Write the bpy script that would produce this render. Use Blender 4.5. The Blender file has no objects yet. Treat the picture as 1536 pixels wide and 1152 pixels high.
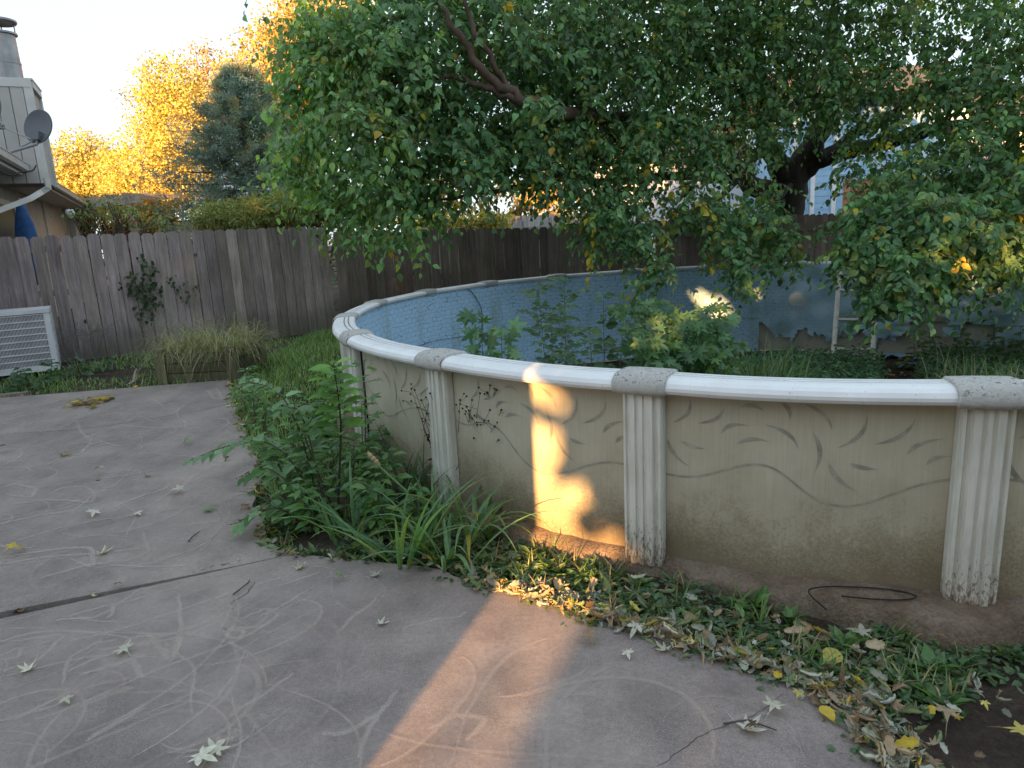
import bpy, math, random
import numpy as np
from mathutils import Vector, Matrix
rng = np.random.default_rng(7)
random.seed(7)
sc = bpy.context.scene
COL = sc.collection
A_ = np.array

# ------------------------------------------------------------------ camera geometry (solved from the pool rim)
FLOOR = -.55
FPX, PITCH, ROLL, CAMH = 1035.0, 0.21428, -0.05043, 1.7424
_fw = A_([0, math.cos(PITCH), -math.sin(PITCH)])
_rt = A_([1.0, 0, 0]); _up = np.cross(_rt, _fw)
_r2 = math.cos(ROLL) * _rt + math.sin(ROLL) * _up
_u2 = -math.sin(ROLL) * _rt + math.cos(ROLL) * _up
CR, CX, CY, PH = 4.8646, 3.1917, 7.5654, -1.81537       # pool radius, centre, angle of first post
RIM = 1.0224
NP = 21

def ray(x, y):
    return _fw + _r2 * (x - 768) / FPX + _u2 * (576 - y) / FPX
def at(x, y, Y):
    d = ray(x, y)
    return d * (Y / d[1]) + A_([0, 0, CAMH])
def ss(t):
    t = np.clip(t, 0, 1); return t * t * (3 - 2 * t)
def gz(x, y):
    z = .27 * ss((y - 3.2) / 6.4) * (1 - ss((x + 1.8) / 4))
    return z - .08 * ss((x - .6) / 1.3) * (1 - ss((y - 5) / 3))
def gp(x, y, dz=0.0):
    """the point of the ground seen at photo pixel x, y"""
    d = ray(x, y); z = 0.0
    for _ in range(60):
        t = (z - CAMH) / d[2]; p = d * t + A_([0, 0, CAMH]); z = .5 * z + .5 * float(gz(p[0], p[1]))
    p[2] = z + dz
    return p
def cyl(x, y, rad, far=False):
    """the point of an upright cylinder about the pool's axis seen at photo pixel x, y"""
    d = ray(x, y)
    a = d[0] ** 2 + d[1] ** 2; b = -2 * (d[0] * CX + d[1] * CY); c = CX ** 2 + CY ** 2 - rad ** 2
    q = math.sqrt(max(b * b - 4 * a * c, 0))
    t = (-b + (q if far else -q)) / 2 / a
    return d * t + A_([0, 0, CAMH])
def pol(a, r, z):
    return A_([CX + r * math.cos(a), CY + r * math.sin(a), z])

# ------------------------------------------------------------------ mesh helpers
class MB:
    def __init__(s):
        s.v = []; s.f = []; s.m = []; s.c = []; s.n = 0
    def add(s, verts, faces, mat=0, col=(1, 1, 1)):
        verts = np.asarray(verts, float).reshape(-1, 3)
        s.v.append(verts)
        c = np.asarray(col, float)
        s.c.append(np.tile(c, (len(verts), 1)) if c.ndim == 1 else c)
        if isinstance(faces, np.ndarray):
            s.f.append(faces + s.n); s.m.append(np.full(len(faces), mat))
        else:
            by = {}
            for f in faces: by.setdefault(len(f), []).append(f)
            for k, l in by.items():
                s.f.append(np.asarray(l, int) + s.n); s.m.append(np.full(len(l), mat))
        s.n += len(verts)
    def box(s, c, size, mat=0, col=(1, 1, 1), ax=None):
        """box of full size `size` centred at c; ax = 3 unit axes"""
        ax = np.eye(3) if ax is None else np.asarray(ax, float)
        h = np.asarray(size) / 2
        v = [np.asarray(c) + ax[0] * h[0] * i + ax[1] * h[1] * j + ax[2] * h[2] * k for i in (-1, 1) for j in (-1, 1) for k in (-1, 1)]
        s.add(v, np.array([(0, 1, 3, 2), (4, 6, 7, 5), (0, 4, 5, 1), (2, 3, 7, 6), (0, 2, 6, 4), (1, 5, 7, 3)]), mat, col)
    def tube(s, pts, rad, n=6, mat=0, col=(1, 1, 1), cap=True):
        pts = np.asarray(pts, float); k = len(pts)
        rad = np.full(k, rad) if np.isscalar(rad) else np.asarray(rad, float)
        t = np.gradient(pts, axis=0); t /= np.linalg.norm(t, axis=1)[:, None] + 1e-9
        ref = A_([0, 0, 1.0]) if abs(t[0][2]) < .9 else A_([1.0, 0, 0])
        a = np.cross(t[0], ref); a /= np.linalg.norm(a)
        out = []
        for i in range(k):
            a = a - t[i] * a.dot(t[i]); a /= np.linalg.norm(a) + 1e-9
            b = np.cross(t[i], a)
            th = np.arange(n) * 2 * np.pi / n
            out.append(pts[i] + rad[i] * (np.cos(th)[:, None] * a + np.sin(th)[:, None] * b))
        v = np.concatenate(out)
        i = np.arange(n); j = (i + 1) % n
        F = np.concatenate([np.stack([q * n + i, q * n + j, (q + 1) * n + j, (q + 1) * n + i], 1) for q in range(k - 1)])
        s.add(v, F, mat, col)
        if cap:
            s.add(out[0], [tuple(range(n))[::-1]], mat, col); s.add(out[-1], [tuple(range(n))], mat, col)
    def grid(s, P, mat=0, col=(1, 1, 1), keep=None):
        """P: (a, b, 3) points"""
        a, b = P.shape[:2]
        i, j = np.meshgrid(np.arange(a - 1), np.arange(b - 1), indexing='ij')
        F = np.stack([i * b + j, i * b + j + 1, (i + 1) * b + j + 1, (i + 1) * b + j], -1)
        F = F[keep] if keep is not None else F.reshape(-1, 4)
        c = np.asarray(col)
        s.add(P.reshape(-1, 3), F, mat, c.reshape(-1, 3) if c.ndim == 3 else c)
    def lathe(s, prof, c, n=16, mat=0, col=(1, 1, 1), ax=None):
        ax = np.eye(3) if ax is None else np.asarray(ax)
        prof = np.asarray(prof, float); th = np.arange(n + 1) * 2 * np.pi / n
        P = np.asarray(c) + prof[:, 0][:, None, None] * (np.cos(th)[None, :, None] * ax[0] + np.sin(th)[None, :, None] * ax[1]) + prof[:, 1][:, None, None] * ax[2]
        s.grid(P, mat, col)
    def build(s, name, mats, parent=None, smooth=False, origin=None, loc=None):
        mats = mats if isinstance(mats, (list, tuple)) else [mats]
        V = np.concatenate(s.v); C = np.concatenate(s.c)
        if parent is not None:
            o = A_(WL[parent.name]); 
        else:
            o = A_(origin) if origin is not None else A_([V[:, 0].mean(), V[:, 1].mean(), V[:, 2].min()])
        me = bpy.data.meshes.new(name)
        me.vertices.add(len(V)); me.vertices.foreach_set('co', (V - o).astype(np.float32).ravel())
        sizes = np.concatenate([np.full(len(f), f.shape[1]) for f in s.f])
        idx = np.concatenate([f.ravel() for f in s.f])
        me.loops.add(len(idx)); me.loops.foreach_set('vertex_index', idx.astype(np.int32))
        me.polygons.add(len(sizes))
        st = np.concatenate([[0], np.cumsum(sizes)[:-1]])
        me.polygons.foreach_set('loop_start', st.astype(np.int32)); me.polygons.foreach_set('loop_total', sizes.astype(np.int32))
        me.polygons.foreach_set('material_index', np.concatenate(s.m).astype(np.int32))
        me.polygons.foreach_set('use_smooth', np.full(len(sizes), smooth))
        at_ = me.color_attributes.new('Col', 'FLOAT_COLOR', 'POINT')
        at_.data.foreach_set('color', np.concatenate([C, np.ones((len(C), 1))], 1).astype(np.float32).ravel())
        for m in mats: me.materials.append(m)
        me.update(calc_edges=True)
        ob = bpy.data.objects.new(name, me); COL.objects.link(ob)
        if parent is not None:
            ob.parent = parent; WL[ob.name] = WL[parent.name]
        else:
            ob.location = o if loc is None else loc
            WL[ob.name] = tuple(o)
        return ob
WL = {}
def tag(o, label=None, cat=None, group=None, kind=None):
    if label: o['label'] = label
    if cat: o['category'] = cat
    if group: o['group'] = group
    if kind: o['kind'] = kind
    return o
def thing(name, loc, label, cat, group=None):
    o = bpy.data.objects.new(name, None); COL.objects.link(o)
    o.location = loc; WL[o.name] = tuple(float(q) for q in loc)
    o.empty_display_size = .1
    return tag(o, label, cat, group)
def dup(root, loc, rz=0.0, scale=1.0, label=None, tilt=(0, 0)):
    r = root.copy(); COL.objects.link(r); r.location = loc; r.rotation_euler = (tilt[0], tilt[1], rz); r.scale = (scale,) * 3
    if label: r['label'] = label
    for ch in list(root.children):
        c = ch.copy(); COL.objects.link(c); c.parent = r
        for g in list(ch.children):
            d = g.copy(); COL.objects.link(d); d.parent = c
    return r
def unit(a):
    a = np.asarray(a, float)
    return a / (np.linalg.norm(a, axis=-1, keepdims=True) + 1e-9)
def rnd(n, s=1.0):
    return rng.normal(0, s, (n, 3))

# leaf templates: (length, width, normal), faces
T_OVATE = (A_([(0, 0, 0), (.42, 0, -.03), (1, 0, -.16), (.16, .27, .05), (.45, .34, .07), (.8, .14, -.04), (.16, -.27, .05), (.45, -.34, .07), (.8, -.14, -.04)]),
           np.array([(0, 1, 4, 3), (1, 2, 5, 4), (0, 6, 7, 1), (1, 7, 8, 2)]))
T_FULL = (A_([(0, 0, 0), (.3, 0, -.02), (.65, 0, -.05), (1, 0, -.15), (.1, .16, .03), (.28, .30, .055), (.5, .33, .06), (.74, .2, .01), (.1, -.16, .03), (.28, -.30, .055), (.5, -.33, .06), (.74, -.2, .01)]),
          np.array([(0, 1, 5, 4), (1, 2, 6, 5), (2, 3, 7, 6), (0, 8, 9, 1), (1, 9, 10, 2), (2, 10, 11, 3)]))
T_LANCE = (A_([(0, 0, 0), (.5, 0, -.02), (1, 0, -.2), (.2, .1, .03), (.55, .13, .03), (.2, -.1, .03), (.55, -.13, .03)]),
           np.array([(0, 1, 4, 3), (0, 5, 6, 1)]), [(1, 2, 4), (1, 6, 2)])
T_DIAM = (A_([(0, 0, 0), (.5, .36, .06), (1, 0, -.05), (.5, -.36, .06)]), np.array([(0, 3, 2, 1)]))
def _maple(curl=0.0, lobes=5, roll=0.0):
    ang = []; rad = []
    for i in range(lobes):
        a = math.radians(-112 + 224 * i / (lobes - 1)); L = [.62, .85, 1.0, .85, .62][i] if lobes == 5 else 1
        for da, q in ((-17, .6), (-8, .8), (0, 1.0), (8, .8), (17, .6)):
            ang.append(a + math.radians(da)); rad.append(L * q)
        if i < lobes - 1: ang.append(a + math.radians(112 / (lobes - 1))); rad.append(.33)
    ang = A_(ang); rad = A_(rad)
    x = rad * np.cos(ang) * .62 + .38; y = rad * np.sin(ang) * .62
    ring = np.stack([x, y, np.zeros_like(x)], 1)
    mid = ring * .5 + A_([.38, 0, 0]) * .5
    v = np.concatenate([[(.38, 0, 0)], mid, ring, [(0, -.012, 0), (0, .012, 0), (-.35, 0, .06)]])
    d2 = (v[:, 0] - .38) ** 2 + v[:, 1] ** 2
    v[:, 2] += curl * d2
    if roll:
        th = v[:, 1] * roll; v[:, 1], v[:, 2] = np.sin(th) / roll, v[:, 2] + (1 - np.cos(th)) / roll
    n = len(ring)
    q = np.array([(1 + i, 1 + n + i, 2 + n + i, 2 + i) for i in range(n - 1)])
    tri = [(0, 1 + i, 2 + i) for i in range(n - 1)] + [(0, n, 1 + 2 * n), (0, 1 + 2 * n, 1)] + [(1 + 2 * n, 2 + 2 * n, 3 + 2 * n)]
    return (v, q, tri)
T_MAPLE = _maple(-.25)

def leaves(mb, T, pos, dirs, nors, size, cols, mat=0, wid=1.0):
    tv = T[0]
    pos = np.asarray(pos, float); n = len(pos)
    if n == 0: return
    d = unit(dirs); w = unit(np.cross(nors, d)); k = np.cross(d, w)
    size = np.broadcast_to(np.asarray(size, float), (n,))
    wid = np.broadcast_to(np.asarray(wid, float), (n,))
    V = pos[:, None] + size[:, None, None] * (tv[None, :, 0:1] * d[:, None] + wid[:, None, None] * tv[None, :, 1:2] * w[:, None] + tv[None, :, 2:3] * k[:, None])
    m = len(tv); off = (np.arange(n) * m)[:, None, None]
    base = mb.n
    mb.add(V.reshape(-1, 3), (T[1][None] + off).reshape(-1, T[1].shape[1]), mat, np.repeat(np.broadcast_to(cols, (n, 3)), m, 0))
    if len(T) > 2:
        tr = np.asarray(T[2])
        mb.f.append((tr[None] + off).reshape(-1, 3) + base); mb.m.append(np.full(n * len(tr), mat))
def blades(mb, base, dirs, L, w, bend, cols, seg=4, mat=0, fold=.0, droop=None):
    """curved ribbons: base (n,3), dirs (n,3) start direction; they bend outward and down"""
    n = len(base); dirs = unit(dirs); L = np.broadcast_to(L, (n,)); w = np.broadcast_to(w, (n,)); bend = np.broadcast_to(bend, (n,))
    hor = dirs * [1, 1, 0]; hor = unit(hor + 1e-6)
    side = np.stack([-hor[:, 1], hor[:, 0], np.zeros(n)], 1)
    p = np.asarray(base, float).copy(); d = dirs.copy()
    rows = []
    for i in range(seg + 1):
        t = i / seg
        ww = w * (1 - t ** 2.2) * (.75 + .25 * min(1, t * 4)) + .0008
        nn = np.cross(side, d)
        rows += [p - side * ww[:, None] / 2, p - nn * (fold * ww)[:, None], p + side * ww[:, None] / 2] if fold else [p - side * ww[:, None] / 2, p + side * ww[:, None] / 2]
        p = p + d * (L / seg)[:, None]
        d = unit(d + (hor * .25 - A_([0, 0, 1.0])) * (bend * (.35 + 1.3 * t) / seg)[:, None])
    k = 3 if fold else 2
    V = np.stack(rows, 1); m = V.shape[1]
    F = []
    for i in range(seg):
        for j in range(k - 1):
            F.append((i * k + j, i * k + j + 1, (i + 1) * k + j + 1, (i + 1) * k + j))
    F = np.array(F)
    mb.add(V.reshape(-1, 3), (F[None] + (np.arange(n) * m)[:, None, None]).reshape(-1, 4), mat, np.repeat(np.broadcast_to(cols, (n, 3)), m, 0))
def mixcol(n, cols, w=None, jit=.18):
    cols = A_(cols, float) if False else np.asarray(cols, float)
    i = rng.choice(len(cols), n, p=None if w is None else np.asarray(w) / np.sum(w))
    return cols[i] * np.clip(1 + rng.normal(0, jit, (n, 1)), .45, 1.8)

# ------------------------------------------------------------------ materials
class NT:
    def __init__(s, name):
        s.m = bpy.data.materials.new(name); s.m.use_nodes = True
        s.t = s.m.node_tree; s.t.nodes.clear()
    def n(s, typ, **k):
        q = s.t.nodes.new('ShaderNode' + typ)
        for a, b in k.items():
            if a.startswith('i_'): 
                key = a[2:].replace('_', ' ')
                sock = q.inputs[int(key)] if key.isdigit() else q.inputs[key]
                if hasattr(b, 'links') or isinstance(b, bpy.types.NodeSocket): s.t.links.new(b, sock)
                else: sock.default_value = b
            else: setattr(q, a, b)
        return q
    def noise(s, vec, scale, detail=4, rough=.55, dist=0):
        return s.n('TexNoise', i_Vector=vec, i_Scale=scale, i_Detail=detail, i_Roughness=rough, i_Distortion=dist).outputs[0]
    def ramp(s, fac, stops):
        r = s.n('ValToRGB', i_Fac=fac); e = r.color_ramp.elements
        while len(e) < len(stops): e.new(.5)
        for q, (p, c) in zip(e, stops):
            q.position = p; q.color = (c, c, c, 1) if np.isscalar(c) else (*c, 1)
        return r.outputs[0]
    def mix(s, fac, a, b, mode='MIX'):
        q = s.n('Mix', data_type='RGBA', blend_type=mode)
        for sock, v in ((q.inputs[0], fac), (q.inputs[6], a), (q.inputs[7], b)):
            if isinstance(v, bpy.types.NodeSocket): s.t.links.new(v, sock)
            elif np.isscalar(v): sock.default_value = v
            else: sock.default_value = (*v, 1)
        return q.outputs[2]
    def math(s, op, a, b=0.0, c=None):
        q = s.n('Math', operation=op)
        for i, v in enumerate((a, b) if c is None else (a, b, c)):
            if isinstance(v, bpy.types.NodeSocket): s.t.links.new(v, q.inputs[i])
            else: q.inputs[i].default_value = v
        return q.outputs[0]
    def pos(s): return s.n('NewGeometry').outputs['Position']
    def col(s): return s.n('Attribute', attribute_name='Col').outputs['Color']
    def vmul(s, v, k):
        q = s.n('VectorMath', operation='MULTIPLY', i_0=v); q.inputs[1].default_value = k
        return q.outputs[0]
    def bump(s, h, strength=.4, dist=.01):
        return s.n('Bump', i_Height=h, i_Strength=strength, i_Distance=dist).outputs[0]
    def out(s, color, rough=.8, normal=None, spec=.3, metal=0.0, trans=0.0, tcol=None, alpha=None):
        p = s.n('BsdfPrincipled', i_Roughness=rough)
        for k, v in (('Base Color', color), ('Specular IOR Level', spec), ('Metallic', metal)):
            if isinstance(v, bpy.types.NodeSocket): s.t.links.new(v, p.inputs[k])
            else: p.inputs[k].default_value = (*v, 1) if k == 'Base Color' else v
        if normal is not None: s.t.links.new(normal, p.inputs['Normal'])
        sh = p.outputs[0]
        if trans:
            tr = s.n('BsdfTranslucent'); s.t.links.new(tcol if tcol is not None else color, tr.inputs[0])
            sh = s.n('MixShader', i_0=trans, i_1=sh, i_2=tr.outputs[0]).outputs[0]
        if alpha is not None:
            tp = s.n('BsdfTransparent')
            sh = s.n('MixShader', i_0=alpha, i_1=tp.outputs[0], i_2=sh).outputs[0]
        s.t.links.new(sh, s.n('OutputMaterial').inputs[0])
        return s.m
M = {}
def leafmat(name, trans=.35, rough=.45, spec=.4):
    t = NT(name); c = t.col()
    v = t.noise(t.pos(), 60, 2)
    c2 = t.mix(.35, c, t.mix(1.0, c, t.ramp(v, [(.3, .55), (.7, 1.4)]), 'MULTIPLY'))
    tc = t.mix(1.0, c2, (1.5, 1.45, .6), 'MULTIPLY')
    return t.out(c2, rough, spec=spec, trans=trans, tcol=tc)
M['leaf'] = leafmat('leaf_green', .4, .4, .5)
M['leaf_far'] = leafmat('leaf_distant', .3, .7, .2)
M['dry'] = leafmat('dry_leaf', .15, .8, .15)
M['grass'] = leafmat('grass_blade', .3, .55, .3)
def plain(name, c, rough=.7, n=.15, scale=8, spec=.3, metal=0.0, bump=.1, bscale=60):
    t = NT(name); p = t.pos()
    f = t.noise(p, scale, 5)
    g = t.mix(1.0, c, t.ramp(f, [(.25, 1 - n), (.75, 1 + n)]), 'MULTIPLY')
    return t.out(g, rough, t.bump(t.noise(p, bscale, 3), bump, .005), spec, metal)
def colmat(name, rough=.7, n=.2, scale=8, spec=.3, bump=.2, bscale=60, stretch=(1, 1, 1)):
    t = NT(name); p = t.vmul(t.pos(), stretch)
    f = t.noise(p, scale, 6)
    g = t.mix(1.0, t.col(), t.ramp(f, [(.25, 1 - n), (.75, 1 + n)]), 'MULTIPLY')
    return t.out(g, rough, t.bump(t.noise(p, bscale, 4), bump, .006), spec)
def mk_wood(name, green=True, seed=0.0):
    t = NT(name); p = t.pos()
    s = t.vmul(p, (1, 1, .07))
    f = t.noise(s, 28, 7, .65)
    g = t.noise(s, 150, 3, .7)
    b = t.noise(p, 1.3, 3)
    c = t.mix(1.0, t.col(), t.ramp(f, [(.3, .62), (.5, .95), (.72, 1.3)]), 'MULTIPLY')
    c = t.mix(1.0, c, t.ramp(g, [(.3, .8), (.7, 1.15)]), 'MULTIPLY')
    c = t.mix(1.0, c, t.ramp(b, [(.3, .8), (.7, 1.2)]), 'MULTIPLY')
    vo = t.n('TexVoronoi', i_Vector=t.vmul(p, (1, 1, .55)), i_Scale=2.7).outputs[0]
    c = t.mix(t.ramp(vo, [(.03, 1.0), (.075, 0.0)]), c, (.03, .022, .02))
    if green:
        z = t.n('SeparateXYZ', i_0=p).outputs[2]
        zz = t.math('ADD', z, t.math('MULTIPLY', b, .5))
        c = t.mix(t.ramp(zz, [(.62, .55), (1.0, 0.0)]), c, (.085, .085, .05))
    return t.out(c, .85, t.bump(t.math('ADD', f, g), .5, .004), .2)
M['wood'] = mk_wood('weathered_wood')
M['wood_plain'] = mk_wood('weathered_timber', False)
def mk_patio():
    t = NT('stained_concrete'); p = t.pos()
    big = t.noise(p, .7, 5, .6); mid = t.noise(p, 3.5, 6, .65); fine = t.noise(p, 45, 5, .7); dust = t.noise(p, 260, 2)
    c = t.ramp(big, [(.3, (.160, .131, .122)), (.5, (.222, .182, .167)), (.7, (.292, .24, .21))])
    c = t.mix(1.0, c, t.ramp(mid, [(.28, .68), (.5, 1.0), (.72, 1.28)]), 'MULTIPLY')
    c = t.mix(1.0, c, t.ramp(fine, [(.3, .8), (.7, 1.2)]), 'MULTIPLY')
    grit = t.noise(p, 150, 4, .75); gm = t.noise(p, 2.1, 5, .7)
    c = t.mix(t.math('MULTIPLY', t.ramp(grit, [(.48, 0.0), (.62, .9)]), t.ramp(gm, [(.35, .15), (.7, .9)])), c, (.40, .345, .31))
    c = t.mix(t.ramp(dust, [(.68, 0.0), (.75, .5)]), c, (.5, .45, .42))
    c = t.mix(t.ramp(dust, [(.28, .5), (.34, 0.0)]), c, (.09, .075, .07))
    # fine scuffs: thin contour lines of a distorted noise
    w = t.noise(t.vmul(p, (1, 1.0, 1)), 1.5, 2, .4, 1.6)
    l = t.math('ABSOLUTE', t.math('SUBTRACT', w, .5))
    l1 = t.ramp(l, [(.004, 1.0), (.012, 0.0)])
    w2 = t.noise(t.vmul(p, (1, 1.6, 1)), 2.3, 1, .4, 2.6)
    l2 = t.ramp(t.math('ABSOLUTE', t.math('SUBTRACT', w2, .47)), [(.003, 1.0), (.011, 0.0)])
    msk = t.ramp(t.noise(p, 1.1, 2), [(.45, .0), (.65, .12)])
    lw = t.math('MULTIPLY', t.math('MAXIMUM', l1, l2), t.math('MULTIPLY', msk, t.ramp(fine, [(.4, .2), (.6, 1.0)])))
    c = t.mix(lw, c, (.45, .39, .36))
    h = t.math('ADD', t.math('MULTIPLY', fine, .7), t.math('MULTIPLY', dust, .4))
    return t.out(c, .82, t.bump(h, .35, .004), .25)
M['patio'] = mk_patio()
def mk_scratch():
    t = NT('scratch_chalky'); p = t.pos()
    a = t.noise(p, 240, 4, .8); b = t.noise(p, 5, 3)
    al = t.math('MULTIPLY', t.ramp(a, [(.36, .25), (.58, 1.0)]), t.ramp(b, [(.3, .65), (.6, 1.0)]))
    al = t.math('MULTIPLY', al, t.n('SeparateColor', i_0=t.col()).outputs[0])
    return t.out((.50, .42, .37), .9, spec=.1, alpha=al)
M['scratch'] = mk_scratch()
def mk_soil():
    t = NT('damp_soil'); p = t.pos()
    a = t.noise(p, 3, 6, .65); b = t.noise(p, 40, 5, .7)
    c = t.ramp(a, [(.3, (.035, .026, .022)), (.5, (.06, .045, .035)), (.72, (.11, .08, .058))])
    c = t.mix(1.0, c, t.ramp(b, [(.3, .6), (.7, 1.4)]), 'MULTIPLY')
    return t.out(c, .9, t.bump(t.math('ADD', a, b), .8, .03), .15)
M['soil'] = mk_soil()
def mk_footing():
    t = NT('rough_footing_concrete'); p = t.pos()
    a = t.noise(p, 5, 6, .65); b = t.noise(p, 60, 5, .7)
    c = t.ramp(a, [(.3, (.165, .115, .08)), (.5, (.27, .2, .145)), (.72, (.38, .3, .235))])
    c = t.mix(1.0, c, t.ramp(b, [(.3, .7), (.7, 1.3)]), 'MULTIPLY')
    return t.out(c, .9, t.bump(t.math('ADD', a, b), .9, .04), .15)
M['footing'] = mk_footing()
def mk_wall():
    t = NT('pool_wall_cream'); p = t.pos()
    z = t.n('SeparateXYZ', i_0=p).outputs[2]
    f = t.noise(p, 2.2, 5, .6); g = t.noise(p, 70, 4, .75); s = t.noise(t.vmul(p, (1, 1, .04)), 110, 3)
    c = t.mix(t.ramp(f, [(.3, 0.0), (.7, 1.0)]), (.43, .39, .29), (.53, .49, .38))
    c = t.mix(1.0, c, t.ramp(s, [(.3, .93), (.7, 1.05)]), 'MULTIPLY')
    # brown splash dirt, densest by the ground, speckled
    zz = t.math('ADD', z, t.math('MULTIPLY', t.math('SUBTRACT', f, .5), .55))
    zx = t.math('MULTIPLY', t.math('SUBTRACT', .62, zz), 1.5)
    d = t.math('ADD', zx, t.math('MULTIPLY', t.math('SUBTRACT', g, .55), 1.35))
    c = t.mix(t.ramp(zz, [(.05, .62), (.6, 0.0)]), c, (.22, .165, .095))
    c = t.mix(t.ramp(d, [(.3, 0.0), (.8, .62)]), c, (.12, .085, .05))
    # grime below the rail
    c = t.mix(t.math('MULTIPLY', t.ramp(t.math('SUBTRACT', zz, .02), [(.72, 0.0), (.97, .45)]), t.ramp(f, [(.35, .3), (.65, 1.0)])), c, (.2, .18, .135))
    return t.out(c, .6, t.bump(t.math('ADD', s, t.math('MULTIPLY', g, .5)), .2, .004), .35)
M['wall'] = mk_wall()
M['innerwall'] = plain('pool_wall_inside', (.40, .36, .30), .7, .3, 3)
M['mark'] = plain('pool_wall_print', (.315, .30, .24), .6, .35, 14)
def mk_post():
    t = NT('pool_post_white'); p = t.pos()
    z = t.n('SeparateXYZ', i_0=p).outputs[2]
    f = t.noise(p, 3, 5); s = t.noise(t.vmul(p, (1, 1, .1)), 55, 5, .7); g = t.noise(t.vmul(p, (1, 1, .35)), 90, 4, .8)
    c = t.mix(t.ramp(f, [(.3, 0.0), (.7, 1.0)]), (.56, .54, .47), (.70, .69, .63))
    c = t.mix(1.0, c, t.ramp(s, [(.3, .86), (.6, 1.04)]), 'MULTIPLY')
    d = t.math('ADD', t.math('MULTIPLY', t.math('SUBTRACT', .36, z), 1.5), t.math('MULTIPLY', t.math('SUBTRACT', g, .53), 2.2))
    c = t.mix(t.ramp(d, [(.28, 0.0), (.5, .9)]), c, (.13, .08, .05))
    c = t.mix(t.ramp(z, [(-.05, .35), (.25, 0.0)]), c, (.3, .22, .15))
    return t.out(c, .5, t.bump(g, .1, .003), .4)
M['post'] = mk_post()
def mk_rail():
    t = NT('pool_rail_white'); p = t.pos()
    f = t.noise(p, 4, 5); g = t.noise(p, 60, 5, .75)
    c = t.mix(t.ramp(f, [(.35, 0.0), (.7, 1.0)]), (.70, .70, .70), (.80, .80, .80))
    nz = t.n('SeparateXYZ', i_0=t.n('NewGeometry').outputs['Normal']).outputs[2]
    dirt = t.math('MULTIPLY', t.ramp(g, [(.58, 0.0), (.70, .7)]), t.ramp(t.noise(p, 6, 2), [(.5, .1), (.65, 1.0)]))
    c = t.mix(dirt, c, (.2, .18, .15))
    c = t.mix(t.math('SUBTRACT', 1.0, t.n('SeparateColor', i_0=t.col()).outputs[0]), c, (.12, .11, .1))
    return t.out(c, .42, None, .45)
M['rail'] = mk_rail()
def mk_cap():
    t = NT('pool_cap_grey'); p = t.pos()
    f = t.noise(p, 24, 5, .7); g = t.noise(p, 95, 5, .8)
    c = t.mix(t.ramp(f, [(.3, 0.0), (.7, 1.0)]), (.34, .325, .30), (.55, .54, .51))
    nz = t.n('SeparateXYZ', i_0=t.n('NewGeometry').outputs['Normal']).outputs[2]
    d = t.math('ADD', t.math('MULTIPLY', t.math('SUBTRACT', f, .5), 1.0), t.math('SUBTRACT', g, .56))
    c = t.mix(t.math('MULTIPLY', t.ramp(d, [(.0, 0.0), (.1, .9)]), t.ramp(nz, [(.1, .25), (.7, 1.0)])), c, (.045, .04, .035))
    return t.out(c, .75, t.bump(g, .3, .004), .25)
M['cap'] = mk_cap()
def mk_liner():
    t = NT('blue_pool_liner'); uv = t.n('Attribute', attribute_name='Col').outputs['Color']   # Col.r = arc metres / 40, Col.g = height
    sp = t.n('SeparateColor', i_0=uv)
    v = t.n('CombineXYZ', i_0=t.math('MULTIPLY', sp.outputs[0], 40.0 * 6.5), i_1=t.math('MULTIPLY', sp.outputs[1], 12.0)).outputs[0]
    wob = t.n('VectorMath', operation='ADD', i_0=v); 
    nz = t.n('TexNoise', i_Vector=v, i_Scale=1.0, i_Detail=3.0)
    off = t.n('VectorMath', operation='MULTIPLY', i_0=nz.outputs[1]); off.inputs[1].default_value = (1.5, 1.2, 0)
    t.t.links.new(off.outputs[0], wob.inputs[1])
    br = t.n('TexBrick', i_Vector=wob.outputs[0], i_Scale=1.0)
    br.inputs['Color1'].default_value = (.46, .70, .95, 1); br.inputs['Color2'].default_value = (.50, .74, .97, 1); br.inputs['Mortar'].default_value = (.13, .24, .38, 1)
    br.inputs['Mortar Size'].default_value = .03; br.inputs['Mortar Smooth'].default_value = .4; br.inputs['Brick Width'].default_value = .95; br.inputs['Row Height'].default_value = .74
    c = br.outputs[0]
    p = t.pos(); f = t.noise(p, 1.2, 5, .6)
    st = t.noise(t.vmul(p, (1, 1, .25)), 2.6, 4, .6)
    zz = sp.outputs[1]
    # green water stains and grey grime along the top
    c = t.mix(t.math('MULTIPLY', t.ramp(st, [(.54, 0.0), (.66, .5)]), t.ramp(zz, [(.3, 1.0), (.95, .3)])), c, (.24, .35, .24))
    c = t.mix(t.math('MULTIPLY', t.ramp(t.math('ADD', zz, t.math('MULTIPLY', f, .5)), [(1.0, 0.0), (1.28, .75)]), .9), c, (.12, .16, .17))
    # tree shade painted in: the liner turns a duller teal towards the right
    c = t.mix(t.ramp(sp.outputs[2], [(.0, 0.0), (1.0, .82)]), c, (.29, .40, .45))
    return t.out(c, .5, t.bump(t.noise(t.vmul(p, (1, 1, .5)), 5, 3), .3, .03), .35)
M['liner'] = mk_liner()
M['bark'] = colmat('bark', .9, .45, 9, .15, .9, 30, (1, 1, .25))
M['stem'] = colmat('plant_stem', .7, .2, 30)
M['siding'] = colmat('painted_siding', .75, .1, 4)
M['trim'] = colmat('painted_trim', .6, .1, 6)
M['metal'] = plain('galvanised_flue', (.30, .30, .31), .42, .3, 4, .5, .7)
M['dishgrey'] = plain('dish_grey', (.13, .135, .15), .5, .1, 5)
M['acwhite'] = plain('unit_enamel', (.60, .60, .62), .5, .15, 6)
M['acdark'] = plain('unit_coil_dark', (.02, .02, .022), .7, .3, 20)
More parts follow.
